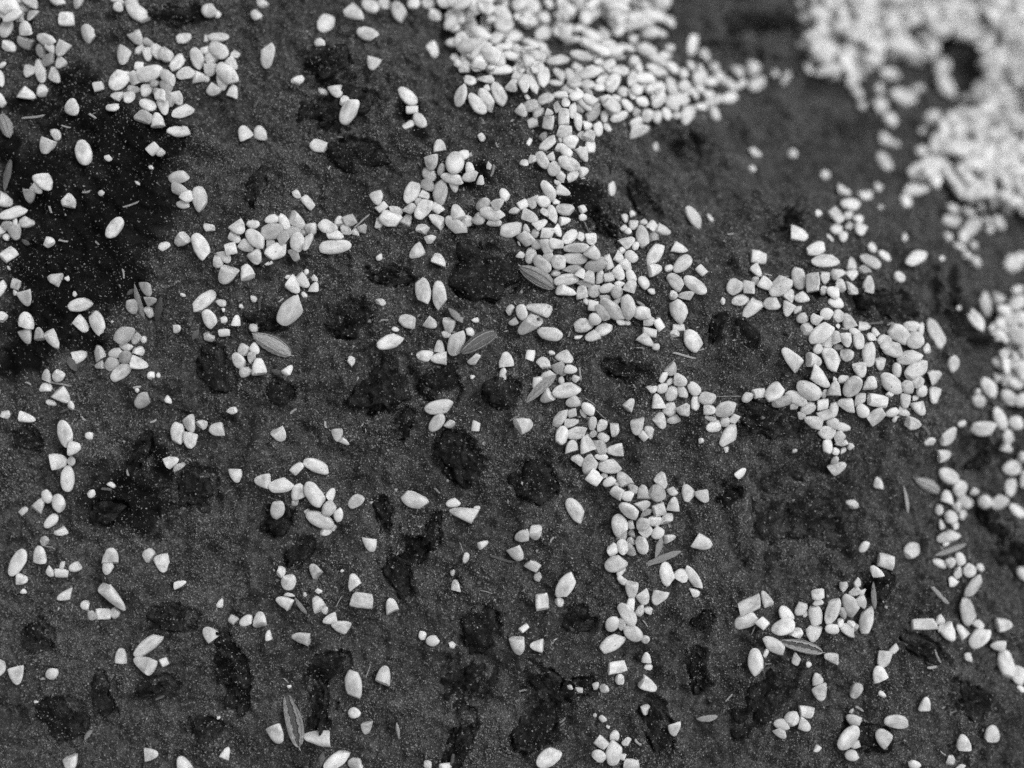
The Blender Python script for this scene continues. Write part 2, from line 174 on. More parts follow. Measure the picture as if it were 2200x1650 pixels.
".2,11.2,24;w,1458,670,50,35,295;w,1486,732,48.8,35,305;q,1458,704,26.2,16.2,0;c,1449,718,18.8,18.8,41;c,1445,634,20,18.8,307;b,1474,635,33.8,20,180;s,1470,764,57.5,6.2,348;s,1505,7"
"52,17.5,3.8,15;s,1586,674,12.5,2,10;s,1565,852,50,2.5,0;s_,1631,802,30,2.5,30;s,1376,654,17.5,6.2,325;s,1698,720,17.5,2.5,60;c,1552,647,16.2,12.5,273;w,1589,646,37.5,23.8,20;b,1616"
",661,55,28.8,225;b,1700,770,53.8,30,130;b,1746,775,32.5,28.8,345;w,1785,771,55,35,300;c,1818,762,27.5,27.5,207;b,1759,811,55,30,320;w,1735,839,55,35,330;w,1662,842,50,35,50;q,1630,"
"845,30,21.2,10;c,1604,854,25,18.8,45;w,1710,855,50,27.5,340;w_,1680,862,47.5,22.5,10;c,1705,872,20,15,16;b,1791,836,35,30,90;c,1771,846,20,17.5,121;c,1791,815,11.2,10,304;c,1811,81"
"5,22.5,17.5,176;w,1829,831,47.5,35,65;b,1846,795,32.5,30,290;w,1735,876,35,27.5,25;q,1766,869,25,22.5,10;c,1720,891,20,16.2,128;w,1790,879,32.5,20,80;b,1816,869,36.2,28.8,170;c,184"
"6,858,32.5,25,30;w,1851,882,30,25,300;q,1771,892,32.5,21.2,15;b,1746,905,37.5,27.5,160;w,1788,910,27.5,25,330;b,1811,918,27.5,20,350;w,1775,930,40,27.5,350;c,1800,939,27.5,22.5,233"
";w,1776,958,32.5,22.5,275;c,1806,952,27.5,12.5,10;c,1826,958,18.8,15,300;c,1794,970,17.5,15,333;c,1810,968,16.2,11.2,215;c,1792,988,20,15,74;b,1798,1004,35,27.5,30;s,1705,896,15,5,"
"340;c,1706,968,11.2,9.6,28;b,1589,1015,27.5,20,40;w,1864,761,52.5,28.8,85;w,1952,768,55,30,15;b,1889,781,27.5,26.2,270;w,1925,795,30,18.8,275;w,1966,794,65,32.5,25;b,2004,810,45,30"
",20;w,1912,824,55,32.5,320;b,1868,824,31.2,27.5,80;w,1948,831,32.5,27.5,320;w,1968,820,32.5,27.5,20;w,1978,840,30,25,340;b,2005,850,35,28.8,250;c,1911,846,16.2,16.2,326;q,1884,861,"
"41.2,27.5,350;b,1942,861,31.2,25,270;c,1965,854,17.5,12.5,16;b,1972,876,35,27.5,300;q,1880,894,37.5,35,40;w,1915,886,30,18.8,15;b,1940,885,32.5,18.8,335;c,1921,900,15,11.2,252;b,19"
"60,910,33.8,27.5,350;s_,1986,925,30,8.8,315;w,2035,938,47.5,30,30;c,1996,949,28.8,20,10;b,2024,979,41.2,27.5,0;w,2035,1022,47.5,31.2,340;h,1990,1042,70,26.2,335;w,2060,1048,37.5,32"
".5,320;c,2089,1055,20,15,171;b,2032,1068,30,27.5,90;w,2070,1078,47.5,25,330;c,2052,1089,22.5,20,106;c,2016,1095,22.5,17.5,80;w,2040,1110,30,27.5,0;c,2065,1105,22.5,20,66;c,2022,112"
"6,20,15,288;c,2048,1128,22.5,17.5,67;l,1944,1072,62.5,11.2,280;b,1886,1038,27.5,21.2,100;c,1828,1082,26.2,18.8,350;w,2046,782,35,27.5,275;w,2121,832,52.5,30,320;c,2098,842,15,15,32"
"2;w,2100,861,35,27.5,340;b,2145,812,27.5,20,0;w,2172,824,30,18.8,335;w,2166,855,45,27.5,320;w,2192,860,30,25,40;w,2188,802,37.5,27.5,285;c,2146,761,25,18.8,211;c,2165,748,30,17.5,5"
"4;c,2172,770,27.5,22.5,86;c,2192,764,20,17.5,222;w,2145,899,48.8,27.5,295;w,2180,908,32.5,27.5,340;w,2109,921,55,30,0;c,2064,911,20,12.5,190;w,2162,938,32.5,27.5,280;b,2155,962,27."
"5,22.5,330;w,2170,1005,45,30,15;w,2198,1028,37.5,15,80;c,2195,982,22.5,20,76;w,2168,1045,42.5,27.5,65;w,2112,1078,30,27.5,315;w,2145,1078,40,27.5,30;w,2185,1098,42.5,27.5,325;c,202"
"2,1129,27.5,22.5,330;c,2050,1122,30,17.5,340;w,2036,1152,52.5,23.8,15;c,2031,1168,15,10,30;l,2040,1180,77.5,12.5,20;w,2018,1210,31.2,17.5,335;c,2040,1208,22.5,20,215;w,2061,1200,27"
".5,21.2,275;w,2080,1224,30,27.5,30;c,2056,1229,25,17.5,280;c,2104,1219,20,18.8,150;c,2045,1248,27.5,22.5,30;w,2089,1258,52.5,27.5,55;w,2075,1312,60,32.5,285;s,2018,1278,52.5,11.2,3"
"15;w,1956,1181,43.8,31.2,25;c,1855,1175,27.5,20,50;q,1900,1205,33.8,31.2,340;b,1874,1225,30,22.5,120;w,2195,1232,32.5,22.5,300;q,1984,1340,53.8,23.8,3;c,2018,1330,21.2,20,72;c,2020"
",1348,22.5,15,232;b,2035,1358,37.5,33.8,300;b,2064,1355,32.5,25,120;c,2100,1340,23.8,17.5,320;w,2101,1368,52.5,32.5,45;b,2154,1342,32.5,28.8,0;b,2141,1386,30,21.2,180;w,2158,1425,6"
"2.5,32.5,280;w,2185,1448,40,37.5,300;c,2078,1412,21.2,15,290;c,2192,1479,17.5,12.5,317;s,2008,1405,32.5,6.2,285;s,1999,1431,22.5,7.5,5;q,1609,1299,52.5,30,25;b,1644,1286,35,22.5,11"
"5;w,1601,1331,52.5,31.2,25;q,1636,1336,25,21.2,320;b,1686,1316,32.5,27.5,110;w,1680,1345,50,32.5,20;c,1709,1360,30,22.5,10;w,1720,1308,31.2,22.5,60;c,1730,1318,17.5,11.2,60;w,1756,"
"1276,30,26.2,20;c_,1756,1294,22.5,12.5,10;w,1751,1322,45,27.5,275;w,1786,1312,57.5,27.5,68;c_,1808,1315,27.5,17.5,300;w,1825,1300,60,32.5,295;c,1848,1292,35,22.5,290;c,1812,1260,23"
".8,17.5,86;c,1839,1250,21.2,16.2,267;c,1834,1269,25,18.8,20;c,1851,1270,17.5,15,232;w,1860,1330,57.5,27.5,80;l,1872,1275,60,11.2,273;b,1746,1359,36.2,32.5,260;w,1786,1350,32.5,21.2"
",350;c,1804,1336,22.5,15,249;c,1826,1338,17.5,15,352;w,1820,1352,37.5,22.5,325;c_,1835,1345,20,17.5,162;h,1720,1388,95,23.8,345;w,1661,1385,55,27.5,325;w,1622,1421,55,31.2,275;c_,1"
"645,1401,20,10,245;c,1710,1414,25,17.5,75;c,1734,1425,12.5,12.5,140;b,1786,1411,36.2,21.2,160;q,1920,1393,20,13.8,45;b,1896,1414,36.2,28.8,250;b,1887,1446,32.5,30,100;b,1754,1458,3"
"2.5,23.8,110;b,1760,1486,35,32.5,280;c,1838,1482,33.8,25,60;q,1731,1528,32.5,25,350;w,1700,1541,32.5,30,40;b,1725,1556,32.5,23.8,325;w,1678,1554,32.5,22.5,350;b,1676,1574,27.5,22.5"
",310;b,1831,1544,32.5,27.5,150;w,1814,1576,60,33.8,40;c,1830,1594,22.5,16.2,10;w,1826,1618,27.5,25,0;c,1754,1608,17.5,13.8,40;w,1924,1548,57.5,28.8,345;b,1894,1580,38.8,32.5,130;w,"
"1961,1641,27.5,20,330;c_,1894,1490,17.5,11.2,149;b,1985,1510,30,23.8,80;c,2040,1632,22.5,20,90;s,1618,1354,20,3,65;s,1566,1499,22.5,3.8,50;s,1648,1425,20,3,352;c,1828,1526,12.5,7.5"
",240;s,1844,1521,20,6.2,325;b,2128,1573,37.9,34.8,100;b,2066,1592,34.8,28.8,100;c,2042,1636,25.8,18.2,310;s,2026,1618,18.2,3.8,320;c,2061,1646,24.2,12.1,0;s,2047,1530,16.7,3,15;s,2"
"027,1518,12.1,3.8,20;w,676,1061,56.2,32.5,305;b,712,1062,27.5,20,60;w,765,1076,37.5,25,35;w,708,1091,35,27.5,60;w,728,1105,30,20,85;w,600,1094,41.2,28.8,75;c_,635,1078,20,16.2,206;"
"w,688,1116,60,32.5,335;c,716,1130,18.8,15,75;c,701,1142,25,17.5,15;c_,659,1098,12.5,10,57;w,891,1074,56.2,32.5,340;w,974,1080,30,20,10;b,996,1102,57.5,32.5,165;c_,1024,1091,15,10,1"
"93;b,796,1168,33.8,28.8,280;c,606,1227,25,18.8,280;w,621,1249,35,30,70;b,678,1226,32.5,23.8,120;b,761,1248,32.5,27.5,110;b,612,1292,35,28.8,150;b_,622,1278,22.5,8.8,350;l,648,1302,"
"47.5,10,305;b,685,1296,32.5,26.2,110;c,698,1309,21.2,15,290;q,778,1288,46.2,31.2,350;b,842,1302,40,26.2,100;b,710,1329,30,21.2,200;b,732,1344,37.5,27.5,160;q,502,1331,20,17.5,330;w"
",530,1332,30,21.2,30;b,560,1330,32.5,27.5,90;c,579,1364,22.5,15,272;b,648,1369,38.8,28.8,170;c,685,1270,13.8,11.2,330;c,908,1364,18.8,16.2,91;w,930,1376,28.8,22.5,10;c,971,1385,16."
"2,13.8,321;b,979,1259,27.5,21.2,100;c,1002,1199,25,15,80;s,991,1175,22.5,3.8,290;b,1039,1168,23.8,16.2,20;c_,972,1230,15,10,255;c,735,1226,8.8,7.4,173;c,656,1276,10,8.5,92;s,729,12"
"92,27.5,3,60;s,939,1054,17.5,6.2,320;s,810,1262,15,3,45;c,50,1104,30,20,30;w,112,1119,35,21.2,45;c,132,1141,27.5,18.8,15;c_,98,1160,18.8,17.5,45;s,105,1174,17.5,3.8,352;w,41,1208,6"
"0,30,60;b,88,1190,35,31.2,90;b,46,1244,31.2,23.8,350;c,110,1226,23.8,17.5,285;q,134,1231,28.8,18.8,355;c_,135,1215,22.5,10,251;c,164,1217,25,20,20;b,242,1195,37.5,32.5,80;b,234,121"
"6,32.5,25,250;c,320,1191,27.5,23.8,50;b,350,1210,36.2,31.2,280;b,388,1254,27.5,15,20;b,142,1278,35,22.5,200;b,246,1282,70,32.5,310;c,185,1300,21.2,20,139;q,222,1318,31.2,22.5,0;c,2"
"48,1316,23.8,22.5,263;c_,200,1321,20,17.5,280;c,476,1294,18.8,17.5,257;c,51,1270,15,11.2,184;b,455,1360,36.2,30,130;w,319,1385,68.8,27.5,38;b,261,1408,31.2,23.8,90;b,311,1425,50,32"
".5,160;q,353,1422,18.8,17.5,20;w,1,1432,35,27.5,85;b,38,1450,36.2,32.5,280;c,114,1446,27.5,23.8,30;b,325,1618,33.8,27.5,10;b,154,1638,37.5,35,280;b,486,1618,30,21.2,70;b,395,1640,3"
"5,30,120;l,194,1575,32.5,11.2,55;s_,348,1495,20,7.5,25;c,472,1539,8.8,7.4,32;c,80,1506,10,6.2,182;w,760,1468,58.8,35,280;b,826,1449,38.8,31.2,80;c,762,1530,26.2,22.5,355;b,788,1562"
",31.2,25,270;b,596,1575,38.8,32.5,300;b,684,1581,58.8,32.5,175;h,631,1545,117.5,33.8,288;l_,692,1631,35,13.8,80;w,724,1631,60,30,33;w,764,1640,35,25,350;c,920,1642,22.5,17.5,300;q,"
"959,1642,27.5,17.5,0;s_,974,1625,27.5,8.8,80;l,855,1569,37.5,11.2,278;c,622,1474,10,8.5,339;s,614,1462,15,3,310;s,791,1441,30,3,70;s_,632,1596,27.5,5,348;s_,619,1570,27.5,5,295;b,1"
"228,961,32.5,27.5,90;b,1261,954,37.5,32.5,100;c_,1289,960,35,25,300;w,1291,981,27.5,15,350;b,1322,966,36.2,27.5,180;c,1242,989,28.8,26.2,17;w,1266,998,46.2,31.2,75;w,1310,1001,47.5"
",30,0;c_,1290,996,22.5,12.5,60;b,1338,1028,37.5,27.5,120;q,1276,1026,30,30,320;c_,1296,1022,17.5,17.5,156;w,1308,1034,28.8,20,25;c_,1325,1040,20,12.5,186;q,1326,1058,27.5,23.8,330;"
"w,1348,1065,26.2,21.2,5;c_,1360,1050,22.5,20,286;b,1382,1058,32.5,30,100;w_,1412,1059,40,32.5,320;b,1420,1034,32.5,27.5,300;c,1444,1055,25,20,342;b,1476,1060,32.5,30,250;b,1508,106"
"4,32.5,27.5,300;w,1351,1096,47.5,30,315;b,1380,1085,32.5,23.8,30;b,1446,1084,37.5,27.5,90;q,1415,1094,28.8,27.5,10;c_,1388,1101,27.5,16.2,20;w,1331,1128,47.5,32.5,280;c,1355,1129,2"
"2.5,20,143;w,1380,1125,32.5,26.2,60;c,1405,1118,30,22.5,350;c,1432,1115,30,22.5,60;q,1388,1141,27.5,22.5,40;w,1412,1145,27.5,23.8,45;b,1438,1156,27.5,21.2,10;c_,1336,1150,30,20,248"
";c_,1358,1148,20,15,135;w,1378,1170,37.5,25,285;c,1315,1180,26.2,23.8,30;w,1338,1174,32.5,25,290;c,1356,1162,20,15,353;b_,1354,1182,27.5,22.5,320;l,1414,1175,47.5,15,70;l,1420,1200"
",92.5,15,22;w,1322,1209,46.2,32.5,15;b,1332,1226,25,18.8,250;c,1336,1245,22.5,15,310;b,1356,1266,36.2,27.5,270;b,1381,1282,32.5,27.5,290;b,1355,1294,30,18.8,80;b,1415,1282,35,32.5,"
"240;w,1348,1319,55,27.5,305;c,1375,1311,30,17.5,55;c,1392,1310,21.2,16.2,150;w,1431,1232,50,30,285;c,1462,1235,30,27.5,174;w,1489,1240,55,22.5,305;c,1490,1272,25,21.2,332;b,1508,11"
"65,38.8,32.5,340;w,1236,1095,55,30,300;b,1122,1150,32.5,26.2,200;b,1150,1145,32.5,28.8,280;b,1110,1188,33.8,30,300;q,1145,1214,31.2,22.5,330;c,1156,1239,20,18.8,91;w,1215,1256,58.8"
",32.5,60;c,1202,1292,21.2,17.5,297;q,1164,1291,36.2,27.5,90;s_,1080,1200,55,7.5,345;c,1505,946,11.2,9.6,5;s_,1140,1126,27.5,3.8,355;s,1186,1159,13.8,5,60;s,1045,1272,27.5,3,345;w,1"
"315,1339,35,30,80;c,1335,1340,27.5,17.5,90;w,1359,1359,42.5,31.2,325;c,1386,1372,17.5,17.5,242;w,1316,1379,57.5,32.5,28;b,1388,1412,28.8,20,90;q,1325,1431,46.2,25,10;c,1331,1458,22"
".5,18.8,280;b,1391,1470,40,27.5,325;c,1280,1472,20,16.2,60;c,1298,1478,20,18.8,128;c,1224,1474,13.8,10,166;c_,1244,1479,17.5,13.8,343;q,1126,1349,21.2,13.8,40;b,1112,1385,37.5,32.5"
",280;b,1154,1386,30,27.5,180;b,1385,1522,21.2,20,270;c,1294,1544,16.2,12.5,140;c,1278,1536,10,8.5,237;c_,1306,1560,8.8,7.4,147;b,1447,1562,28.8,26.2,270;l,1518,1540,46.2,13.8,8;w,1"
"178,1624,55,35,32;q,1292,1594,27.5,22.5,320;c,1320,1579,22.5,20,256;c,1346,1592,22.5,17.5,15;w,1318,1615,52.5,32.5,82;c,1286,1622,30,26.2,331;c,1336,1625,15,15,344;q,1356,1640,32.5"
",22.5,0;s,1125,1484,21.2,5.5,10;s,1208,1546,18.8,5,40;s,1206,1555,18.8,2.5,40;s,1386,1339,17.5,3.8,305;s,1370,1592,17.5,6.2,310;c_,1392,1432,17.5,12.5,182"
)
rng = random.Random(11)
nrng = np.random.default_rng(11)

# ------------------------------------------------------------------ helpers
def link(ob, parent=None):
    COL.objects.link(ob)
    if parent is not None:
        ob.parent = parent
    return ob

def mesh_from(name, verts, faces, mat=None, smooth=True):
    me = bpy.data.meshes.new(name)
    me.from_pydata([tuple(v) for v in verts], [], [tuple(f) for f in faces])
    if mat:
        me.materials.append(mat)
    if smooth:
        me.polygons.foreach_set("use_smooth", [True] * len(me.polygons))
    me.update()
    return me

def big_mesh(name, verts, faces, mat, smooth=True):
    """verts (n,3) array, faces (m,k) array, all faces of k corners"""
    me = bpy.data.meshes.new(name)
    n, (m, k) = len(verts), faces.shape
    me.vertices.add(n)
    me.vertices.foreach_set("co", np.ascontiguousarray(verts, dtype=np.float32).ravel())
    me.loops.add(m * k)
    me.loops.foreach_set("vertex_index", np.ascontiguousarray(faces, dtype=np.int32).ravel())
    me.polygons.add(m)
    me.polygons.foreach_set("loop_start", np.arange(0, m * k, k, dtype=np.int32))
    me.polygons.foreach_set("loop_total", np.full(m, k, dtype=np.int32))
    me.polygons.foreach_set("use_smooth", np.full(m, smooth, dtype=bool))
    me.materials.append(mat)
    me.update(calc_edges=True)
    return me

def smoothstep(a, b, x):
    t = np.clip((x - a) / (b - a), 0, 1)
    return t * t * (3 - 2 * t)

def vnoise(X, Y, scale, seed):
    """smooth value noise, about -1..1"""
    r = np.random.default_rng(seed)
    N = 256
    lat = r.uniform(-1, 1, (N, N))
    x, y = X / scale + 1000.37, Y / scale + 1000.71
    xi, yi = np.floor(x).astype(int), np.floor(y).astype(int)
    fx, fy = x - xi, y - yi
    fx = fx * fx * fx * (fx * (fx * 6 - 15) + 10)
    fy = fy * fy * fy * (fy * (fy * 6 - 15) + 10)
    a = lat[xi % N, yi % N]; b = lat[(xi + 1) % N, yi % N]
    c = lat[xi % N, (yi + 1) % N]; d = lat[(xi + 1) % N, (yi + 1) % N]
    return (a * (1 - fx) + b * fx) * (1 - fy) + (c * (1 - fx) + d * fx) * fy

def fbm(X, Y, scale, seed, octs=4, gain=0.5):
    s, a, t = 0, 1, 0
    for o in range(octs):
        s = s + a * vnoise(X, Y, scale / 2 ** o, seed + o)
        t += a
        a *= gain
    return s / t

# ------------------------------------------------------------------ materials
def node_mat(name):
    m = bpy.data.materials.new(name)
    m.use_nodes = True
    nt = m.node_tree
    bsdf = nt.nodes["Principled BSDF"]
    return m, nt, bsdf

def N(nt, typ, **kw):
    n = nt.nodes.new(typ)
    for k, v in kw.items():
        setattr(n, k, v)
    return n

def ramp(nt, src, stops):
    r = nt.nodes.new("ShaderNodeValToRGB")
    el = r.color_ramp.elements
    while len(el) < len(stops):
        el.new(0.5)
    for e, (p, v) in zip(el, stops):
        e.position = p
        e.color = (v, v, v, 1)
    nt.links.new(src, r.inputs[0])
    return r

def mathn(nt, op, a, b=None, c=None):
    n = nt.nodes.new("ShaderNodeMath")
    n.operation = op
    for i, v in enumerate((a, b, c)):
        if v is None:
            continue
        if isinstance(v, (int, float)):
            n.inputs[i].default_value = v
        else:
            nt.links.new(v, n.inputs[i])
    return n.outputs[0]

def noise(nt, vec, scale, detail=4, rough=0.55, w=None):
    n = nt.nodes.new("ShaderNodeTexNoise")
    if w is not None:
        n.noise_dimensions = '4D'
        nt.links.new(w, n.inputs["W"])
    n.inputs["Scale"].default_value = scale
    n.inputs["Detail"].default_value = detail
    n.inputs["Roughness"].default_value = rough
    nt.links.new(vec, n.inputs["Vector"])
    return n.outputs["Fac"]

def bump(nt, bsdf, h, strength, dist):
    b = nt.nodes.new("ShaderNodeBump")
    b.inputs["Strength"].default_value = strength
    b.inputs["Distance"].default_value = dist
    nt.links.new(h, b.inputs["Height"])
    nt.links.new(b.outputs[0], bsdf.inputs["Normal"])

def make_soil():
    m, nt, b = node_mat("soil")
    tc = N(nt, "ShaderNodeTexCoord").outputs["Object"]
    n1 = noise(nt, tc, 90, 5, 0.6)
    n2 = noise(nt, tc, 900, 5, 0.65)
    n3 = noise(nt, tc, 3800, 3, 0.6)
    n0 = noise(nt, tc, 330, 6, 0.7)
    c1 = ramp(nt, n1, [(0.30, 0.038), (0.70, 0.096)]).outputs[0]
    c2 = ramp(nt, n2, [(0.30, 0.45), (0.72, 1.6)]).outputs[0]
    c3 = ramp(nt, n3, [(0.36, 0.40), (0.56, 1.0), (0.70, 3.0)]).outputs[0]
    c0 = ramp(nt, n0, [(0.30, 0.45), (0.66, 1.35)]).outputs[0]
    col = mathn(nt, 'MULTIPLY', mathn(nt, 'MULTIPLY', mathn(nt, 'MULTIPLY', c1, c0), c2), c3)
    at = N(nt, "ShaderNodeAttribute", attribute_name="damp").outputs["Fac"]
    wet = mathn(nt, 'MULTIPLY', col, mathn(nt, 'SUBTRACT', 1.0, mathn(nt, 'MULTIPLY', at, mathn(nt, 'MULTIPLY_ADD', n1, -0.2, 1.0))))
    nt.links.new(wet, b.inputs["Base Color"])
    b.inputs["Roughness"].default_value = 0.9
    b.inputs["Specular IOR Level"].default_value = 0.15
    h = mathn(nt, 'ADD', mathn(nt, 'MULTIPLY', n2, 0.6), mathn(nt, 'MULTIPLY', n3, 0.4))
    bump(nt, b, h, 1.0, 0.0010)
    return m

def make_stone(name='dark_stone', lift=1.0, caked=0.040):
    m, nt, b = node_mat(name)
    tc = N(nt, "ShaderNodeTexCoord").outputs["Object"]
    oi = N(nt, "ShaderNodeObjectInfo").outputs["Random"]
    n1 = noise(nt, tc, 220, 5, 0.65)
    n2 = noise(nt, tc, 1500, 4, 0.65)
    c1 = ramp(nt, n1, [(0.32, 0.005), (0.70, 0.030)]).outputs[0]
    c2 = ramp(nt, n2, [(0.30, 0.45), (0.72, 1.7)]).outputs[0]
    c = mathn(nt, 'MULTIPLY', mathn(nt, 'MULTIPLY', c1, c2), mathn(nt, 'MULTIPLY_ADD', oi, 0.9 * lift, 0.6 * lift))
    n4 = noise(nt, tc, 420, 6, 0.72)                       # soil caked on in patches
    cake = ramp(nt, n4, [(0.46, 0.0), (0.62, 0.9)]).outputs[0]
    c = mathn(nt, 'ADD', c, mathn(nt, 'MULTIPLY', mathn(nt, 'MULTIPLY', cake, c2), caked))
    nt.links.new(c, b.inputs["Base Color"])
    b.inputs["Roughness"].default_value = 0.8
    b.inputs["Specular IOR Level"].default_value = 0.2
    bump(nt, b, mathn(nt, 'ADD', n1, n2), 1.0, 0.0022)
    return m

def make_rice(name, lo, hi, scale, specks=True):
    """chalky and glassy zones inside each kernel, a few tiny dark specks of dirt"""
    m, nt, b = node_mat(name)
    tc = N(nt, "ShaderNodeTexCoord").outputs["Object"]
    oi = N(nt, "ShaderNodeObjectInfo").outputs["Random"]
    at = N(nt, "ShaderNodeAttribute", attribute_name="tone").outputs["Fac"]
    seed = mathn(nt, 'MULTIPLY', mathn(nt, 'ADD', oi, at), 37.0)
    n1 = noise(nt, tc, scale * 1.9, 5, 0.62, seed)
    n2 = noise(nt, tc, scale * 13, 4, 0.7, seed)
    base = ramp(nt, n1, [(0.34, lo), (0.60, hi)]).outputs[0]
    tone = mathn(nt, 'MULTIPLY_ADD', mathn(nt, 'FRACT', mathn(nt, 'MULTIPLY', seed, 0.173)), 0.28, 0.80)
    fine = mathn(nt, 'MULTIPLY_ADD', n2, 0.36, 0.82)
    col = mathn(nt, 'MULTIPLY', mathn(nt, 'MULTIPLY', base, tone), fine)
    if specks:
        v = nt.nodes.new("ShaderNodeTexVoronoi")
        v.voronoi_dimensions = '4D'
        v.inputs["Scale"].default_value = scale * 4.5
        nt.links.new(tc, v.inputs["Vector"])
        nt.links.new(seed, v.inputs["W"])
        dot = ramp(nt, v.outputs["Distance"], [(0.10, 0.22), (0.17, 1.0)]).outputs[0]
        col = mathn(nt, 'MULTIPLY', col, dot)
    nt.links.new(col, b.inputs["Base Color"])
    b.inputs["Roughness"].default_value = 0.45
    b.inputs["Specular IOR Level"].default_value = 0.4
    b.inputs["Subsurface Weight"].default_value = 0.6
    b.inputs["Subsurface Radius"].default_value = (1, 1, 1)
    b.inputs["Subsurface Scale"].default_value = 0.0015
    bump(nt, b, n2, 0.25, 0.06 if scale < 20 else 0.0002)
    return m

def make_plain(name, lo, hi, scale, rough=0.7, stretch=None, bumpd=0.0002):
    m, nt, b = node_mat(name)
    tc = N(nt, "ShaderNodeTexCoord").outputs["Object"]
    oi = N(nt, "ShaderNodeObjectInfo").outputs["Random"]
    if stretch:
        mp = nt.nodes.new("ShaderNodeMapping")
        mp.inputs["Scale"].default_value = stretch
        nt.links.new(tc, mp.inputs["Vector"])
        tc = mp.outputs[0]
    seed = mathn(nt, 'MULTIPLY', oi, 53.0)
    n1 = noise(nt, tc, scale, 5, 0.6, seed)
    c = ramp(nt, n1, [(0.32, lo), (0.68, hi)]).outputs[0]
    c = mathn(nt, 'MULTIPLY', c, mathn(nt, 'MULTIPLY_ADD', oi, 0.5, 0.75))
    nt.links.new(c, b.inputs["Base Color"])
    b.inputs["Roughness"].default_value = rough
    b.inputs["Specular IOR Level"].default_value = 0.25
    bump(nt, b, n1, 0.5, bumpd)
    return m

M_SOIL = make_soil()
M_STONE = make_stone()
M_COBBLE = make_stone('caked_stone', 2.0, 0.085)
M_RICE = make_rice("rice", 0.46, 0.84, 1.0)
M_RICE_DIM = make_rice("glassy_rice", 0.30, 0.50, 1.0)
M_RICE_MASS = make_rice("rice_mass", 0.66, 0.86, 180.0, False)
M_HUSK = make_plain("husk", 0.28, 0.52, 3.0, 0.6, (1, 9, 3), 0.03)
M_HUSK_DARK = make_plain("husk_dark", 0.08, 0.19, 3.0, 0.6, (1, 9, 3), 0.03)
M_HUSK_PALE = make_plain("husk_pale", 0.36, 0.56, 3.0, 0.6, (1, 9, 3), 0.03)
M_RIB = make_plain("husk_rib", 0.30, 0.50, 4.0, 0.6, None, 0.02)
M_STRAW = make_plain("straw", 0.30, 0.55, 4.0, 0.6, (1, 8, 8), 0.03)
M_STRAW_DIM = make_plain("straw_grey", 0.10, 0.20, 4.0, 0.6, (1, 8, 8), 0.03)
M_DUST = make_plain("dust", 0.08, 0.62, 2500.0, 0.6)
M_GRIT = make_plain("grit", 0.012, 0.46, 2600.0, 0.8)

# ------------------------------------------------------------------ the lie of the land
def pw(x, y):
    """photograph pixel to datum plane"""
    return ((x - 1100) * P, (825 - y) * P)

# how far the ground falls away under the plane of focus, in millimetres, at points of the scene
DROP = [(2000,100,31),(2200,0,36),(2200,300,29),(1750,100,25),(1300,30,18),(1000,0,12),(100,50,4.5),(0,300,2.5),
        (2150,700,14),(2100,1100,9.5),(2150,1400,5.5),(1600,300,15),(1350,390,7.5),(1200,350,.6),(1400,130,10),
        (1230,250,2.6),(1700,540,4),(1770,450,7),(2000,800,3),(1850,560,5),(1930,680,5),(600,600,0),(1000,800,0),
        (1400,800,0),(1100,400,0),(1100,1300,0),(500,1000,.3),(1500,650,.6),(1700,760,.4),(1850,830,.8),(1300,560,0),
        (1600,950,.8),(1700,1350,.8),(1900,1480,2),(300,300,2),(700,100,5),(200,1400,2),(800,1600,.8),(2050,1620,2.5),
        (1000,250,2.5),(950,130,5.5),(100,800,1.5),(300,650,.6),(1480,330,11),(1500,470,6),(1420,520,2),(1620,580,3.2),
        (1690,1120,3),(1900,1000,5),(1930,1250,3),(2000,480,14),(1900,330,22),(500,250,3.5),(850,330,2),(1600,40,24),
        (1480,130,14),(1250,130,8.5),(1080,130,6.5),(1050,230,3.4),(0,1650,2.5),(1500,1600,1),(1400,1100,0),
        (400,480,1),(1750,650,1.6),(1580,640,1.2),(1290,380,3.5),(1330,450,3.5)]
DROP = np.array(DROP, float)
DPX, DPY = pw(DROP[:, 0], DROP[:, 1])
DSIG = 0.020
_d2 = (DPX[:, None] - DPX[None]) ** 2 + (DPY[:, None] - DPY[None]) ** 2
def _kern(d2):
    return np.sqrt(d2 + 0.004 ** 2)            # multiquadric
_K = _kern(_d2)
_A = np.block([[_K - np.eye(len(DPX)) * 0.0012, np.ones((len(DPX), 1))], [np.ones((1, len(DPX))), np.zeros((1, 1))]])
_sol = np.linalg.solve(_A, np.append(DROP[:, 2] * 0.00138, 0))
def drop(X, Y):
    Xc = np.clip(X, -0.150, 0.150); Yc = np.clip(Y, -0.110, 0.110)
    out = np.full(np.shape(X), _sol[-1])
    for i in range(len(DPX)):
        out = out + _sol[i] * _kern((Xc - DPX[i]) ** 2 + (Yc - DPY[i]) ** 2)
    return np.clip(out, -0.0012, 0.060)

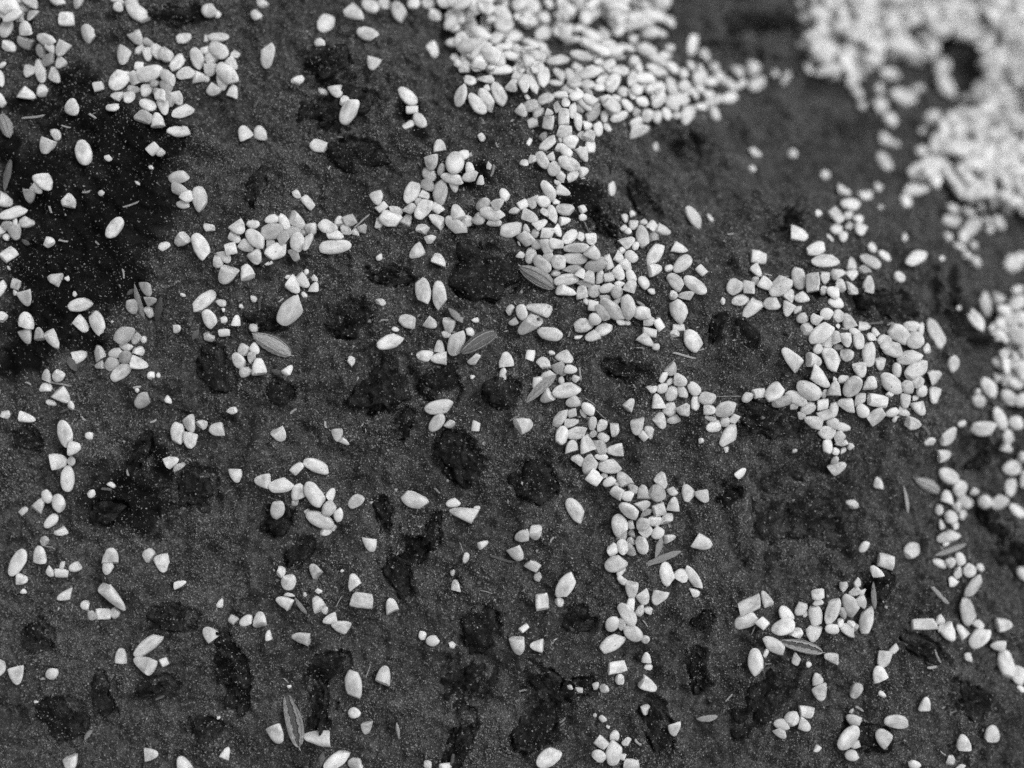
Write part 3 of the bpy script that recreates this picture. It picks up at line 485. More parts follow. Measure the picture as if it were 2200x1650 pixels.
# stones bedded in the soil, some dark ones painting the shade of pits: x, y, half length, half width, angle, proud (mm)
STONES_AND_SHADE = [(755,690,52,38,20,.5),(840,597,54,20,-5,.3),(1048,590,56,82,80,.9),(832,832,78,58,38,.6),(945,832,46,40,10,.2),
    (1077,850,36,34,0,.4),(868,912,30,19,75,.4),(985,985,62,44,-50,.8),(1150,1040,52,46,-30,.4),(455,790,54,40,-60,.3),
    (422,1055,56,42,-70,.5),(300,968,44,17,65,.3),(770,338,62,38,-15,.4),(718,232,92,40,15,.2),(545,405,42,15,75,.1),
    (690,140,62,32,25,.1),(372,1330,48,28,-10,.4),(502,1450,80,30,-75,.5),(432,1565,42,26,15,.2),(125,1545,58,36,-25,.3),
    (215,1495,48,22,-75,.2),(705,1430,44,32,10,.4),(692,1512,58,22,85,.2),(1000,1475,78,56,40,-.6),(1170,1462,52,26,-45,.3),
    (1028,1352,52,36,80,.6),(1248,1335,32,24,0,.3),(858,1238,56,28,-55,.4),(822,1110,44,18,-70,.2),(930,1142,42,15,70,.1),
    (1655,905,70,32,-20,-.2),(1905,652,74,34,-8,-.4),(2048,612,52,18,80,-.4),(2062,702,50,36,-30,.2),(2150,1160,84,40,-65,-.4),  # second entry is a dark stone that paints a patch of shadow
    (1642,1500,104,36,52,.3),(1502,1450,46,20,-85,-.1),(1385,425,72,26,-55,-.6),(1585,52,70,30,15,-.4),
    (1345,800,62,22,-8,.2),(1540,702,34,16,70,.1),(1602,718,30,18,-60,.1),(1150,1560,66,42,60,-.2),(1888,1255,34,32,0,.3),
    (2090,1512,44,34,-45,.5),(592,1120,42,26,30,.1),(600,845,30,26,0,.2),(1300,485,44,18,-60,-.2),(1510,1335,30,20,20,.1),
    (225,1100,40,26,10,.2),(640,1190,34,16,40,.1),(1990,1400,60,22,-30,-.2),(1240,1480,40,22,20,-.3),(1410,1560,60,28,-70,-.2),
    (60,940,30,26,0,-.2),(2120,980,48,34,30,-.3),(1870,1590,30,50,80,-.4),(985,1600,70,24,70,-.2),(330,1480,40,20,0,.1),
    (80,1370,40,22,-40,.1),(1700,470,36,16,60,-.2),(1770,620,30,14,10,-.2),(1505,300,40,16,-25,-.3),(1000,30,60,26,10,-.2),
    (360,30,22,46,80,-.2),(1692,1112,132,126,20,.6),(560,700,40,30,0,-.4),(890,1180,34,30,30,-.2),(1560,1060,34,26,0,-.2),(1660,40,40,24,0,-.3)]
BIG = (1690, 1125, 128, 122)      # a broad low cobble under the soil skin

DAMP = [(150,180,60,40),(60,215,70,30),(190,250,110,60),(250,330,140,80),(290,420,100,120),(210,480,140,140),(120,560,130,120),
        (80,400,90,110),(230,600,110,80),(100,690,120,70),(40,760,70,60),(20,330,30,80),(160,730,70,40),(330,300,60,60),
        (260,1075,85,70),(335,985,30,60),(310,1110,60,40),(885,235,26,34),(890,275,22,30),(380,150,26,14),(400,10,40,24),(1000,380,60,30),(1250,420,50,40)]

def damp_mask(X, Y):
    x = X / P + 1100; y = 825 - Y / P
    nx = fbm(X, Y, 0.006, 90, 4, 0.6) * 34; ny = fbm(X, Y, 0.006, 97, 4, 0.6) * 34
    m = np.zeros(np.shape(X))
    for cx, cy, rx, ry in DAMP:
        d = np.sqrt(((x + nx - cx) / rx) ** 2 + ((y + ny - cy) / ry) ** 2)
        m = np.maximum(m, 1 - smoothstep(0.55, 1.38, d))
    return m

def relief(X, Y):
    """undulation, clods and the seats of the stones, metres"""
    h = 0.0012 * fbm(X, Y, 0.024, 3, 3) + 0.0031 * fbm(X, Y, 0.0066, 21, 3, 0.6) + 0.0012 * fbm(X, Y, 0.0020, 41, 3, 0.7)
    rough = fbm(X, Y, 0.003, 61, 3)
    pit = smoothstep(0.28, 0.62, fbm(X, Y, 0.011, 71, 3, 0.55))
    h = h - 0.0026 * pit * (0.6 + 0.4 * rough)
    wx = X + 0.0022 * fbm(X, Y, 0.004, 51, 4, .6); wy = Y + 0.0022 * fbm(X, Y, 0.004, 57, 4, .6)
    for sx, sy, a, b, ang, pr in STONES_AND_SHADE:
        cx, cy = pw(sx, sy)
        if abs(cx) > 0.16: continue
        t = math.radians(ang); c, s = math.cos(t), math.sin(t)
        dx, dy = wx - cx, wy - cy
        u = (dx * c + dy * s) / (a * P); v = (-dx * s + dy * c) / (b * P)
        r = np.sqrt(u * u + v * v)
        h = h - 0.0014 * (1 - smoothstep(0.75, 1.12, r)) - 0.0015 * np.exp(-((r - 1.0) / 0.14) ** 2) + 0.0005 * np.exp(-((r - 1.30) / 0.16) ** 2)
    cx, cy = pw(BIG[0], BIG[1])
    r = np.sqrt(((wx - cx) / (BIG[2] * P)) ** 2 + ((wy - cy) / (BIG[3] * P)) ** 2)
    h = h - 0.0012 * np.exp(-((r - 1.02) / 0.09) ** 2) * (0.7 + rough)
    return h

# fine inner grid, widening steps outwards so that one sheet carries on to the distance
def axis(half, step):
    inner = np.arange(-half, half + step * 0.5, step)
    outer, d, s = [], half, step
    while d < 6.0:
        s *= 1.45
        d += s
        outer.append(d)
    outer = np.array(outer)
    return np.concatenate([-outer[::-1], inner, outer]), len(outer)

STEP = 0.00042
GX, kx = axis(0.136, STEP)
GY, ky = axis(0.104, STEP)
XX, YY = np.meshgrid(GX, GY, indexing='ij')
_near = (np.abs(XX) < 0.3) & (np.abs(YY) < 0.3)
ZZ = -drop(XX, YY) + relief(XX, YY)
nx_, ny_ = len(GX), len(GY)
vs = np.stack([XX.ravel(), YY.ravel(), ZZ.ravel()], 1)
idx = np.arange(nx_ * ny_).reshape(nx_, ny_)
fs = np.stack([idx[:-1, :-1].ravel(), idx[1:, :-1].ravel(), idx[1:, 1:].ravel(), idx[:-1, 1:].ravel()], 1)
gm = big_mesh("ground", vs, fs, M_SOIL)
att = gm.attributes.new("damp", 'FLOAT', 'POINT')
att.data.foreach_set("value", damp_mask(XX, YY).astype(np.float32).ravel())
ground = bpy.data.objects.new("ground", gm)
ground["kind"] = "structure"
ground["label"] = "dark rough earth with grit and damp black patches"
link(ground)

# height samplers on the inner grid
IX = GX[kx:nx_ - kx]; IY = GY[ky:ny_ - ky]
IZ = ZZ[kx:nx_ - kx, ky:ny_ - ky].copy()
def samp(arr, X, Y):
    fx = np.clip((np.asarray(X) - IX[0]) / STEP, 0, len(IX) - 1.001)
    fy = np.clip((np.asarray(Y) - IY[0]) / STEP, 0, len(IY) - 1.001)
    i, j = fx.astype(int), fy.astype(int)
    a, b = fx - i, fy - j
    return (arr[i, j] * (1 - a) + arr[i + 1, j] * a) * (1 - b) + (arr[i, j + 1] * (1 - a) + arr[i + 1, j + 1] * a) * b
def blur(arr, n):
    k = np.ones(n) / n
    pad = n // 2
    for ax in (0, 1):
        p = np.pad(arr, [(pad, pad) if q == ax else (0, 0) for q in (0, 1)], mode='edge')
        arr = np.apply_along_axis(lambda r: np.convolve(r, k, 'valid'), ax, p)
    return arr
SM = blur(IZ, 9)                                # smoothed over about 3 mm
GSX, GSY = np.gradient(SM, STEP)

def seat(x, y, arr=None):
    """pixel to the world point of the ground it shows"""
    arr = SM if arr is None else arr
    u, v = pw(x, y)
    z = 0.0
    for _ in range(8):
        k = (H - z) / H
        z = float(samp(arr, u * k, v * k))
    k = (H - z) / H
    return u * k, v * k, z, k

# ------------------------------------------------------------------ where things are, for the labels
PLACES = [
 (60,30,"in the top left corner"),(60,150,"at the left edge below the corner"),(120,130,"in the clump left of the corner husk"),
 (320,120,"in the upper left cluster"),(320,210,"in the ring of the upper left cluster"),(470,130,"right of the upper left cluster"),
 (540,30,"near the top edge, left half"),(750,50,"at the top, left of centre"),(720,160,"on the bare soil near the top"),
 (730,220,"around the upper dark stone"),(890,250,"beside the small black hollow"),(560,285,"on bare soil below the upper cluster"),
 (150,250,"above the black damp patch"),(120,320,"on the top of the black damp patch"),(60,420,"at the left of the black damp patch"),
 (40,480,"in the left-edge pile"),(250,480,"in the middle of the black patch"),(60,640,"below the left-edge pile"),
 (200,670,"at the foot of the black patch"),(310,650,"around the twin grey blades"),(410,410,"in the group right of the black patch"),
 (410,530,"left of the mid left heap"),(580,500,"in the mid left heap"),(500,580,"below the mid left heap"),
 (740,480,"at the right end of the heap"),(640,610,"beside the chipped pale grain"),(450,670,"in the scatter left of centre"),
 (540,750,"beside the grey split husk"),(260,760,"in the lower left heap"),(130,830,"left of the lower left heap"),
 (140,980,"in the left column of grains"),(420,920,"in the group of five grains"),(320,860,"on soil under the heap"),
 (650,420,"on bare soil above the heap"),(960,360,"at the head of the centre trail"),(900,430,"on the left arm of the trail"),
 (1000,470,"where the left arm meets the trail"),(920,560,"below the left arm of the trail"),(930,640,"beside the two upright grains"),
 (920,720,"beside the dark ribbed husk"),(1140,680,"in the group left of the trail"),(1000,120,"at the left of the top heap"),
 (1010,210,"on the lower left rim of the top heap"),(1150,120,"in the middle of the top heap"),(1300,60,"at the top of the top heap"),
 (1330,150,"in the right middle of the top heap"),(1450,220,"on the right wing of the top heap"),(1600,180,"at the right tip of the top heap"),
 (1180,220,"below the middle of the top heap"),(1220,320,"in the neck below the top heap"),(1180,430,"in the upper centre trail"),
 (1210,520,"in the centre trail above the tan husk"),(1170,580,"around the tan ribbed husk"),(1270,590,"in the thick of the centre trail"),
 (1340,660,"at the lower end of the thick trail"),(1270,700,"in the group under the trail"),(1380,510,"in the ring right of the trail"),
 (1460,580,"right of the ring of grains"),(1470,700,"in the short string right of centre"),(1490,470,"on the blurred bare soil"),
 (1650,330,"on the far blurred soil"),(1640,610,"at the left of the right heap"),(1820,470,"in the group above the right heap"),
 (1760,560,"in the line above the right heap"),(1850,580,"right of the line of grains"),(1970,550,"alone right of the line"),
 (1770,660,"at the top of the right heap"),(1790,760,"in the left of the right heap"),(1900,740,"in the middle of the right heap"),
 (1980,790,"at the right of the right heap"),(1680,850,"on the left arm of the right heap"),(1850,870,"at the bottom of the right heap"),
 (1790,970,"on the tail of the right heap"),(1450,840,"in the cluster right of centre"),(1550,900,"at the tail of that cluster"),
 (1370,920,"in the trio below the cluster"),(1190,780,"around the pale folded husk"),(1220,850,"under the pale folded husk"),
 (1250,930,"in the lower centre trail"),(1300,1010,"in the bend of the lower trail"),(1400,1070,"in the lower trail clump"),
 (1350,1150,"in the foot of the trail clump"),(1480,1070,"right of the lower trail clump"),(1420,1190,"around the long brown blades"),
 (1470,1240,"below the long brown blades"),(1350,1270,"in the string below the clump"),(1330,1360,"at the end of the lower trail"),
 (1240,1090,"left of the lower trail"),(1130,1160,"in the left lower scatter"),(1200,1270,"beside the upright lower grain"),
 (1120,1380,"in the pair near the bottom"),(1380,1440,"in the scatter under the trail"),(1300,1600,"in the clover at the bottom edge"),
 (940,880,"in the trio at the centre"),(1040,890,"right of the centre trio"),(1120,910,"between trio and trail"),
 (730,940,"in the pair left of the trio"),(600,930,"alone left of the centre"),(650,1030,"in the lower left string"),
 (700,1100,"at the end of the lower left string"),(510,1020,"left of the lower left string"),(890,1070,"right of the lower left string"),
 (990,1100,"in the pair below the centre"),(790,1170,"below the lower left string"),(620,1240,"in the lower left scatter"),
 (690,1320,"in the cluster under the scatter"),(800,1290,"right of the lower left scatter"),(540,1330,"in the short row of three"),
 (650,1370,"alone under the row of three"),(930,1370,"in the trio near the bottom"),(100,1090,"in the left edge string"),
 (60,1210,"at the left edge, lower down"),(140,1230,"in the lower left corner group"),(240,1200,"right of the corner group"),
 (340,1200,"in the leaning pair at lower left"),(240,1290,"around the long lower left grain"),(310,1390,"in the lower left trio"),
 (40,1440,"near the lower left corner"),(330,1620,"at the bottom edge, left"),(640,1560,"around the open split husk"),
 (760,1460,"beside the wide lone bottom grain"),(780,1560,"right of the open split husk"),(740,1630,"at the bottom edge, left of centre"),
 (940,1640,"at the bottom edge, centre"),(1170,1620,"alone at the bottom edge"),(1500,1540,"near the bottom, right of centre"),
 (1700,1560,"in the lower right knot"),(1750,1480,"in the stack of two grains"),(1830,1480,"right of the stack of two"),
 (1820,1580,"in the pile near the lower right"),(1920,1560,"in the lower right pair"),(2110,1580,"in the lower right corner"),
 (1600,1320,"at the left of the lower right heap"),(1640,1400,"below the lower right heap"),(1750,1330,"in the lower right heap"),
 (1840,1320,"at the right of the lower right heap"),(1890,1430,"in the pair below the heap"),(1880,1210,"above the lower right heap"),
 (1960,1180,"alone above the right string"),(2000,1340,"beside the square-cut grain"),(2080,1340,"in the right lower string"),
 (2160,1440,"at the right edge, lower down"),(2070,1240,"in the right edge string"),(2040,1150,"at the head of the right string"),
 (2030,1060,"around the blurred right husk"),(2010,950,"in the pair at the right"),(2110,950,"in the right edge group"),
 (2140,850,"at the right edge, middle"),(2130,720,"in the blurred right heap"),(2090,640,"at the top of the right edge heap"),
 (2090,490,"in the blurred knot at right"),(1970,410,"at the left foot of the far heap"),(2150,420,"at the foot of the far heap"),
 (2020,340,"in the left of the far heap"),(1900,280,"in the string left of the far heap"),(2030,180,"in the gap of the far heap"),
 (1930,200,"below the far top heap"),(1760,60,"at the left of the far top heap"),(1690,165,"left of the far top heap"),
 (1880,1030,"right of the tail of grains"),(1600,1020,"alone on the big cobble"),(1830,1090,"on the rim of the big cobble"),
 (1050,740,"under the ribbed husk tip"),(830,720,"left of the ribbed husk"),(760,780,"alone left of the centre stone")]
PXA = np.array([(a, b) for a, b, _ in PLACES], float)
def place_of(x, y):
    return PLACES[int(np.argmin(((PXA - (x, y)) ** 2).sum(1)))][2]

REG = {}
def ask_label(ob, head, lean, x, y, tail_pref=""):
    """label to be finished once all look-alikes of a place are known"""
    REG.setdefault((head, place_of(x, y)), []).append((x, y, lean, ob))
ORD = ["leftmost", "second from left", "third from left", "fourth from left", "fifth from left", "sixth from left",
       "seventh from left", "eighth from left", "ninth from left", "tenth from left"]
def finish_labels():
    for (head, pl), items in REG.items():
        by = {}
        for it in items:
            by.setdefault(it[2], []).append(it)
        for lean, its in by.items():
            its.sort(key=lambda t: t[0])
            for k, (x, y, _, ob) in enumerate(its):
                parts = [head]
                if lean and len(by) > 1:
                    parts.append(lean)
                if len(its) > 1:
                    parts.append((ORD[k] if k < len(ORD) else "%dth from left" % (k + 1)))
                lab = " ".join(parts) + " " + pl
                if len(lab.split()) > 16:
                    lab = " ".join(parts) + " " + pl.replace("the ", "")
                if len(lab.split()) > 16:
                    lab = lab.replace("grey glassy", "glassy").replace(" bedded in soil", "")
                ob["label"] = lab

def lean_of(a):
    a = a % 180
    if a < 20 or a >= 160: return "lying level"
    if a < 70: return "leaning right"
    if a < 110: return "upright"
    return "leaning left"

# ------------------------------------------------------------------ stones, and dark ones painting shaded pits
STONE_OBS = []
def make_stone_obj(k, sx, sy, a, b, ang, pr):
    X, Y, z, kk = seat(sx, sy)
    bm = bmesh.new()
    bmesh.ops.create_icosphere(bm, subdivisions=5 if a > 75 else (4 if a > 30 else 3), radius=1.0)
    r = random.Random(900 + k)
    planes = []
    for _ in range(9):
        t = r.uniform(0, 2 * math.pi)
        planes.append((Vector((math.cos(t), math.sin(t), r.uniform(-.1, .5))).normalized(), r.uniform(.70, .95)))
    for _ in range(4):
        planes.append((Vector((r.uniform(-.5, .5), r.uniform(-.5, .5), 1)).normalized(), r.uniform(.62, .85)))
    co = np.array([v.co for v in bm.verts])
    for n, d in planes:
        n = np.array(n)
        ex = np.maximum(co @ n - d, 0)
        co = co - ex[:, None] * n * 0.92
    A, B, C = a * P * kk * 1.10, b * P * kk * 1.10, min(a, b) * P * 0.75
    wco = co * (A, B, C)
    f = fbm(wco[:, 0] + k * .37 + wco[:, 2] * .7, wco[:, 1] + wco[:, 2] * .5, 0.0032, 300 + k, 4, 0.62)
    f2 = fbm(wco[:, 0] + wco[:, 2], wco[:, 1] - wco[:, 2], 0.0009, 380 + k, 3, 0.6)
    g = fbm(co[:, 0] + k * 3.1, co[:, 1] + co[:, 2] * .3, 0.55, 340 + k, 4, 0.6)
    wco = wco * (1 + 0.12 * f[:, None]) * np.stack([1 + .42 * g, 1 + .42 * g, 1 + .1 * g], 1) + np.stack([0 * f, 0 * f, 0.0026 * f + 0.0016 * g + 0.0007 * f2], 1)
    for v, c in zip(bm.verts, wco):
        v.co = c
    me = bpy.data.meshes.new("stone")
    bm.to_mesh(me); bm.free()
    me.materials.append(M_STONE if a < 120 else M_COBBLE)
    me.polygons.foreach_set("use_smooth", [True] * len(me.polygons))
    ob = link(bpy.data.objects.new("stone", me))
    top = float(np.percentile(wco[:, 2], 93))
    ob.location = (X, Y, z + 0.0018 + pr * 0.0013 - top)
    gx, gy = float(samp(GSX, X, Y)), float(samp(GSY, X, Y))
    nrm = Vector((-gx * .8, -gy * .8, 1)).normalized()
    ob.rotation_euler = (Vector((0, 0, 1)).rotation_difference(nrm).to_matrix() @ Matrix.Rotation(math.radians(ang), 3, 'Z')).to_euler()
    STONE_OBS.append(ob)
    ob["category"] = "stone"
    ob["group"] = "dark stones bedded in the soil"
    size = "large" if a > 60 else ("small" if a < 36 else "middling")
    ask_label(ob, size + " dark stone bedded in soil", "", sx, sy)  # covers bedded stones and the dark stand-ins for shaded pits alike
for k, s_ in enumerate(STONES_AND_SHADE):
    make_stone_obj(k, *s_)
# the stones count as ground for whatever lies on them
from mathutils.bvhtree import BVHTree
_bv, _bf, _bb = [], [], 0
for o in STONE_OBS:
    Mx = Matrix.Translation(o.location) @ o.rotation_euler.to_matrix().to_4x4()
    _bv += [Mx @ v.co for v in o.data.vertices]
    _bf += [[i + _bb for i in p.vertices] for p in o.data.polygons]
    _bb += len(o.data.vertices)
BVH = BVHTree.FromPolygons(_bv, _bf)
_c = np.array([o.location for o in STONE_OBS]); _r = np.array([max(o.dimensions) * .62 for o in STONE_OBS])
def on_top(X, Y, z):
    """raise heights z to the stones where they stand proud"""
    X, Y = np.asarray(X), np.asarray(Y)
    near = np.zeros(X.shape, bool)
    for (cx, cy, cz), r in zip(_c, _r):
        near |= (X - cx) ** 2 + (Y - cy) ** 2 < r * r
    for q in np.argwhere(near):
        q = tuple(q)
        hit = BVH.ray_cast((X[q], Y[q], .05), (0, 0, -1))
        if hit[0] is not None and hit[0].z > z[q]:
            z[q] = hit[0].z
    return z

# ------------------------------------------------------------------ kernel shapes, in a unit box
KRES = [22, 16]
def kernel_bm(r, length=1.0, pointy=None):
    nu, nv = KRES
    bm = bmesh.new()
    p = pointy or r.uniform(2.0, 2.5)
    bend = r.uniform(-.10, .10)
    skew = r.uniform(-.12, .12)
    ph = r.uniform(0, 9)
    rings = []
    for i in range(1, nu):
        t = math.cos(math.pi * i / nu)          # 1 .. -1
        w = (1 - abs(t) ** p) ** 0.5
        w *= 1 + skew * t
        ring = []
        for j in range(nv):
            an = 2 * math.pi * j / nv
            cy, cz = math.cos(an), math.sin(an)
            e = 0.82
            y = math.copysign(abs(cy) ** e, cy) * w
            z = math.copysign(abs(cz) ** e, cz) * w
            y += bend * (1 - t * t)
            wob = 1 + .020 * math.sin(5 * t + ph + 2 * an) + .016 * math.cos(5 * an + ph) + .014 * math.sin(11 * t + 3 * an + 2 * ph)
            ring.append(bm.verts.new((t * length, y * wob, z * wob)))
        rings.append(ring)
    t0 = bm.verts.new((length, 0, 0)); t1 = bm.verts.new((-length, 0, 0))
    for i in range(len(rings) - 1):
        for j in range(nv):
            bm.faces.new((rings[i][j], rings[i + 1][j], rings[i + 1][(j + 1) % nv], rings[i][(j + 1) % nv]))
    for j in range(nv):
        bm.faces.new((t0, rings[0][j], rings[0][(j + 1) % nv]))
        bm.faces.new((t1, rings[-1][(j + 1) % nv], rings[-1][j]))
    bmesh.ops.recalc_face_normals(bm, faces=bm.faces)
    return bm

def cut(bm, co, no, bev):
    res = bmesh.ops.bisect_plane(bm, geom=bm.verts[:] + bm.edges[:] + bm.faces[:], plane_co=co, plane_no=no, clear_outer=True, dist=1e-5)
    edges = [e for e in res['geom_cut'] if isinstance(e, bmesh.types.BMEdge) and e.is_valid]
    if len(edges) < 3:
        return
    fill = bmesh.ops.edgeloop_fill(bm, edges=edges)
    fe = [e for f in fill['faces'] for e in f.edges]
    if bev and fe:
        try:
            bmesh.ops.bevel(bm, geom=list(set(fe)), offset=bev, segments=3, affect='EDGES', profile=0.6, clamp_overlap=True)
        except Exception:
            pass

def finish_kernel(bm, name, mat):
    co = np.array([v.co for v in bm.verts])
    lo, hi = co.min(0), co.max(0)
    co = (co - (lo + hi) / 2) / (hi - lo)
    k3 = nrng.normal(0, 5, (4, 3)); p3 = nrng.uniform(0, 6, (4, 3))      # uneven, slightly chipped surface
    for q in range(4):
        co = co + .011 * np.sin(co @ k3[q] * 1.6 + p3[q, 0])[:, None] * np.array([.6, 1, 1])
    lo, hi = co.min(0), co.max(0)
    co = (co - (lo + hi) / 2) / (hi - lo)
    for v, c in zip(bm.verts, co):
        v.co = c
    bmesh.ops.remove_doubles(bm, verts=bm.verts, dist=1e-4)
    for _ in range(2):
        bmesh.ops.smooth_vert(bm, verts=bm.verts, factor=.4, use_axis_x=True, use_axis_y=True, use_axis_z=True)
    ext = np.array([v.co for v in bm.verts]); ext = 1 / (ext.max(0) - ext.min(0))
    for v in bm.verts:
        v.co = (v.co.x * ext[0], v.co.y * ext[1], v.co.z * ext[2])
    bmesh.ops.recalc_face_normals(bm, faces=bm.faces)
    me = bpy.data.meshes.new(name)
    bm.to_mesh(me); bm.free()
    me.materials.append(mat)
    me.polygons.foreach_set("use_smooth", [True] * len(me.polygons))
    me.set_sharp_from_angle(angle=math.radians(88))
    return me

def make_w(i):
    r = random.Random(100 + i)
    bm = kernel_bm(r, 2.0)
    if i % 5 != 0:     # the germ is gone: an oblique bite out of one end
        s = r.choice((-1, 1))
        cut(bm, (1.62, 0.0, 0), Vector((1, s * r.uniform(.5, 1.2), r.uniform(-.3, .3))).normalized(), .12)
    if i % 4 == 2:
        s = r.choice((-1, 1))
        cut(bm, (-1.72, 0, 0), Vector((-1, s * r.uniform(.1, .8), r.uniform(-.4, .4))).normalized(), .12)
    return bm
def make_b(i):
    r = random.Random(200 + i)
    bm = kernel_bm(r, 1.9, pointy=r.uniform(1.6, 2.2))
    cut(bm, (r.uniform(-.25, .25), 0, 0), Vector((-1, r.uniform(-.38, .38), r.uniform(-.35, .35))).normalized(), .13)
    if i % 3 == 0:
        s = r.choice((-1, 1))
        cut(bm, (.2, .80 * s, 0), Vector((r.uniform(-.7, .2), s, r.uniform(-.2, .2))).normalized(), .11)
    return bm
def make_q(i):
    r = random.Random(300 + i)
    bm = kernel_bm(r, 2.0)
    cut(bm, (.85 + r.uniform(-.1, .2), 0, 0), Vector((1, r.uniform(-.25, .25), r.uniform(-.2, .2))).normalized(), .11)
    cut(bm, (-.85 + r.uniform(-.2, .1), 0, 0), Vector((-1, r.uniform(-.25, .25), r.uniform(-.2, .2))).normalized(), .11)
    return bm
def make_c(i):
    r = random.Random(400 + i)
    bm = kernel_bm(r, 1.15, pointy=r.uniform(1.8, 2.4))
    for _ in range(r.choice((2, 3, 3, 4))):
        t = r.uniform(0, 2 * math.pi)
        n = Vector((math.cos(t), math.sin(t), r.uniform(-.5, .5))).normalized()
        cut(bm, n * r.uniform(.50, .80), n, .13)
    return bm
KERN = {}
for kind, fn, cnt in (('w', make_w, 24), ('b', make_b, 26), ('q', make_q, 10), ('c', make_c, 26)):
    for i in range(cnt):
        nm = {'w': 'rice_kernel', 'b': 'broken_kernel', 'q': 'kernel_middle', 'c': 'kernel_chip'}[kind]
        me = finish_kernel(fn(i), nm, M_RICE)
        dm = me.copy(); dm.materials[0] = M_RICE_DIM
        KRES[:] = [13, 10]
        lo = finish_kernel(fn(i), nm, M_RICE_MASS)
        KRES[:] = [22, 16]
        KERN.setdefault(kind, []).append((me, dm, lo))

# ------------------------------------------------------------------ drop the kernels on to the ground
ITEMS = []
for rec in "".join(DATA).split(';'):
    k, x, y, L, W, a = rec.split(',')
    ITEMS.append([k, float(x), float(y), float(L), float(W), float(a)])
keep = []
for it in ITEMS:
    d = [((it[1] - o[1]) ** 2 + (it[2] - o[2]) ** 2) ** .5 for o in keep[-700:]]
    if it[0][0] in 'wbqc' and any(dd < 0.22 * min(it[3] + it[4], o[3] + o[4]) and dd < 8 and o[0][0] in 'wbqc' for dd, o in zip(d, keep[-700:])):
        continue
    keep.append(it)
ITEMS = keep

def inside(poly, x, y):
    c = False
    n = len(poly)
    for i in range(n):
        x1, y1 = poly[i]; x2, y2 = poly[(i + 1) % n]
        if (y1 > y) != (y2 > y) and x < (x2 - x1) * (y - y1) / (y2 - y1) + x1:
            c = not c
    return c
HEAPS = [([(1735,-60),(2260,-60),(2260,140),(2105,140),(2092,92),(2045,85),(2008,105),(1990,140),(1960,130),(1900,120),(1870,150),(1825,160),
           (1830,185),(1790,180),(1728,150),(1730,95),(1752,60)], 380, 0.0),
         ([(2100,120),(2260,100),(2260,480),(2160,440),(2080,420),(2040,405),(1990,395),(1955,375),(2000,320),(2020,280),(2060,245),(2088,215),(2098,170)], 320, 0.0),
         ([(930,-60),(1440,-60),(1420,40),(1380,60),(1290,70),(1180,60),(1060,40),(980,50)], 100, 0.0),
         ([(985,60),(1060,60),(1180,70),(1290,70),(1400,90),(1430,130),(1460,170),(1560,170),(1540,215),(1450,235),(1390,240),(1300,250),
           (1200,200),(1120,185),(1080,160),(1000,140)], 50, 1.0),
         ([(965,40),(1130,40),(1160,180),(1070,200),(1000,150)], 40, 1.0),
         ([(2130,690),(2260,640),(2260,860),(2170,830),(2140,760)], 40, 0.0),
         ([(-60,-50),(60,-50),(60,20),(20,60),(-60,80)], 22, 0.0)]
FILL = []
for poly, n, dim in HEAPS:
    xs = [p[0] for p in poly]; ys = [p[1] for p in poly]
    c = 0
    while c < n:
        x, y = rng.uniform(min(xs), max(xs)), rng.uniform(min(ys), max(ys))
        if inside(poly, x, y):
            u = rng.random()
            if u < .5: FILL.append(['w', x, y, rng.uniform(42, 56), rng.uniform(22, 29), rng.uniform(0, 360)])
            elif u < .8: FILL.append(['b', x, y, rng.uniform(25, 34), rng.uniform(22, 28), rng.uniform(0, 360)])
            else: FILL.append(['c', x, y, rng.uniform(16, 26), rng.uniform(14, 21), rng.uniform(0, 360)])
            if dim and rng.random() < .6: FILL[-1][0] += '_'
            c += 1

CELL = 0.00021
RX = np.arange(-0.150, 0.150, CELL); RY = np.arange(-0.118, 0.118, CELL)
RXX, RYY = np.meshgrid(RX, RY, indexing='ij')
HM = on_top(RXX, RYY, samp(IZ, RXX, RYY))

def settle(x, y, L, W, a, thick, maxup, pct=78):
    """lower an ellipsoid on to what already lies there; gives matrix parts"""
    X, Y, z0, k = seat(x, y)
    l, w = L * P * k, W * P * k
    t = thick
    gx, gy = float(samp(GSX, X, Y)), float(samp(GSY, X, Y))
    g = math.hypot(gx, gy)
    if g > .7: gx, gy = gx * .7 / g, gy * .7 / g
    ca, sa = math.cos(math.radians(a)), math.sin(math.radians(a))
    R_ = max(l, w) / 2 + CELL
    i0, i1 = np.searchsorted(RX, (X - R_, X + R_)); j0, j1 = np.searchsorted(RY, (Y - R_, Y + R_))
    if i1 - i0 < 2 or j1 - j0 < 2:
        return X, Y, z0 + t * .45, gx, gy, l, w
    dx, dy = RXX[i0:i1, j0:j1] - X, RYY[i0:i1, j0:j1] - Y
    u = (dx * ca + dy * sa) / (l / 2); v = (-dx * sa + dy * ca) / (w / 2)
    rr = u * u + v * v
    m = rr < .92
    if not m.any():
        return X, Y, z0 + t * .45, gx, gy, l, w
    plane = gx * dx + gy * dy
    cap = t / 2 * np.sqrt(np.clip(1 - rr, 0, 1))
    need = (HM[i0:i1, j0:j1] - plane + cap)[m]
    z = float(np.percentile(need, pct))
    z = min(max(z, z0 + t * .30), z0 + t * .5 + maxup)
    sub = HM[i0:i1, j0:j1]
    top = z + plane + cap
    sub[m] = np.maximum(sub[m], top[m])
    return X, Y, z, gx, gy, l, w

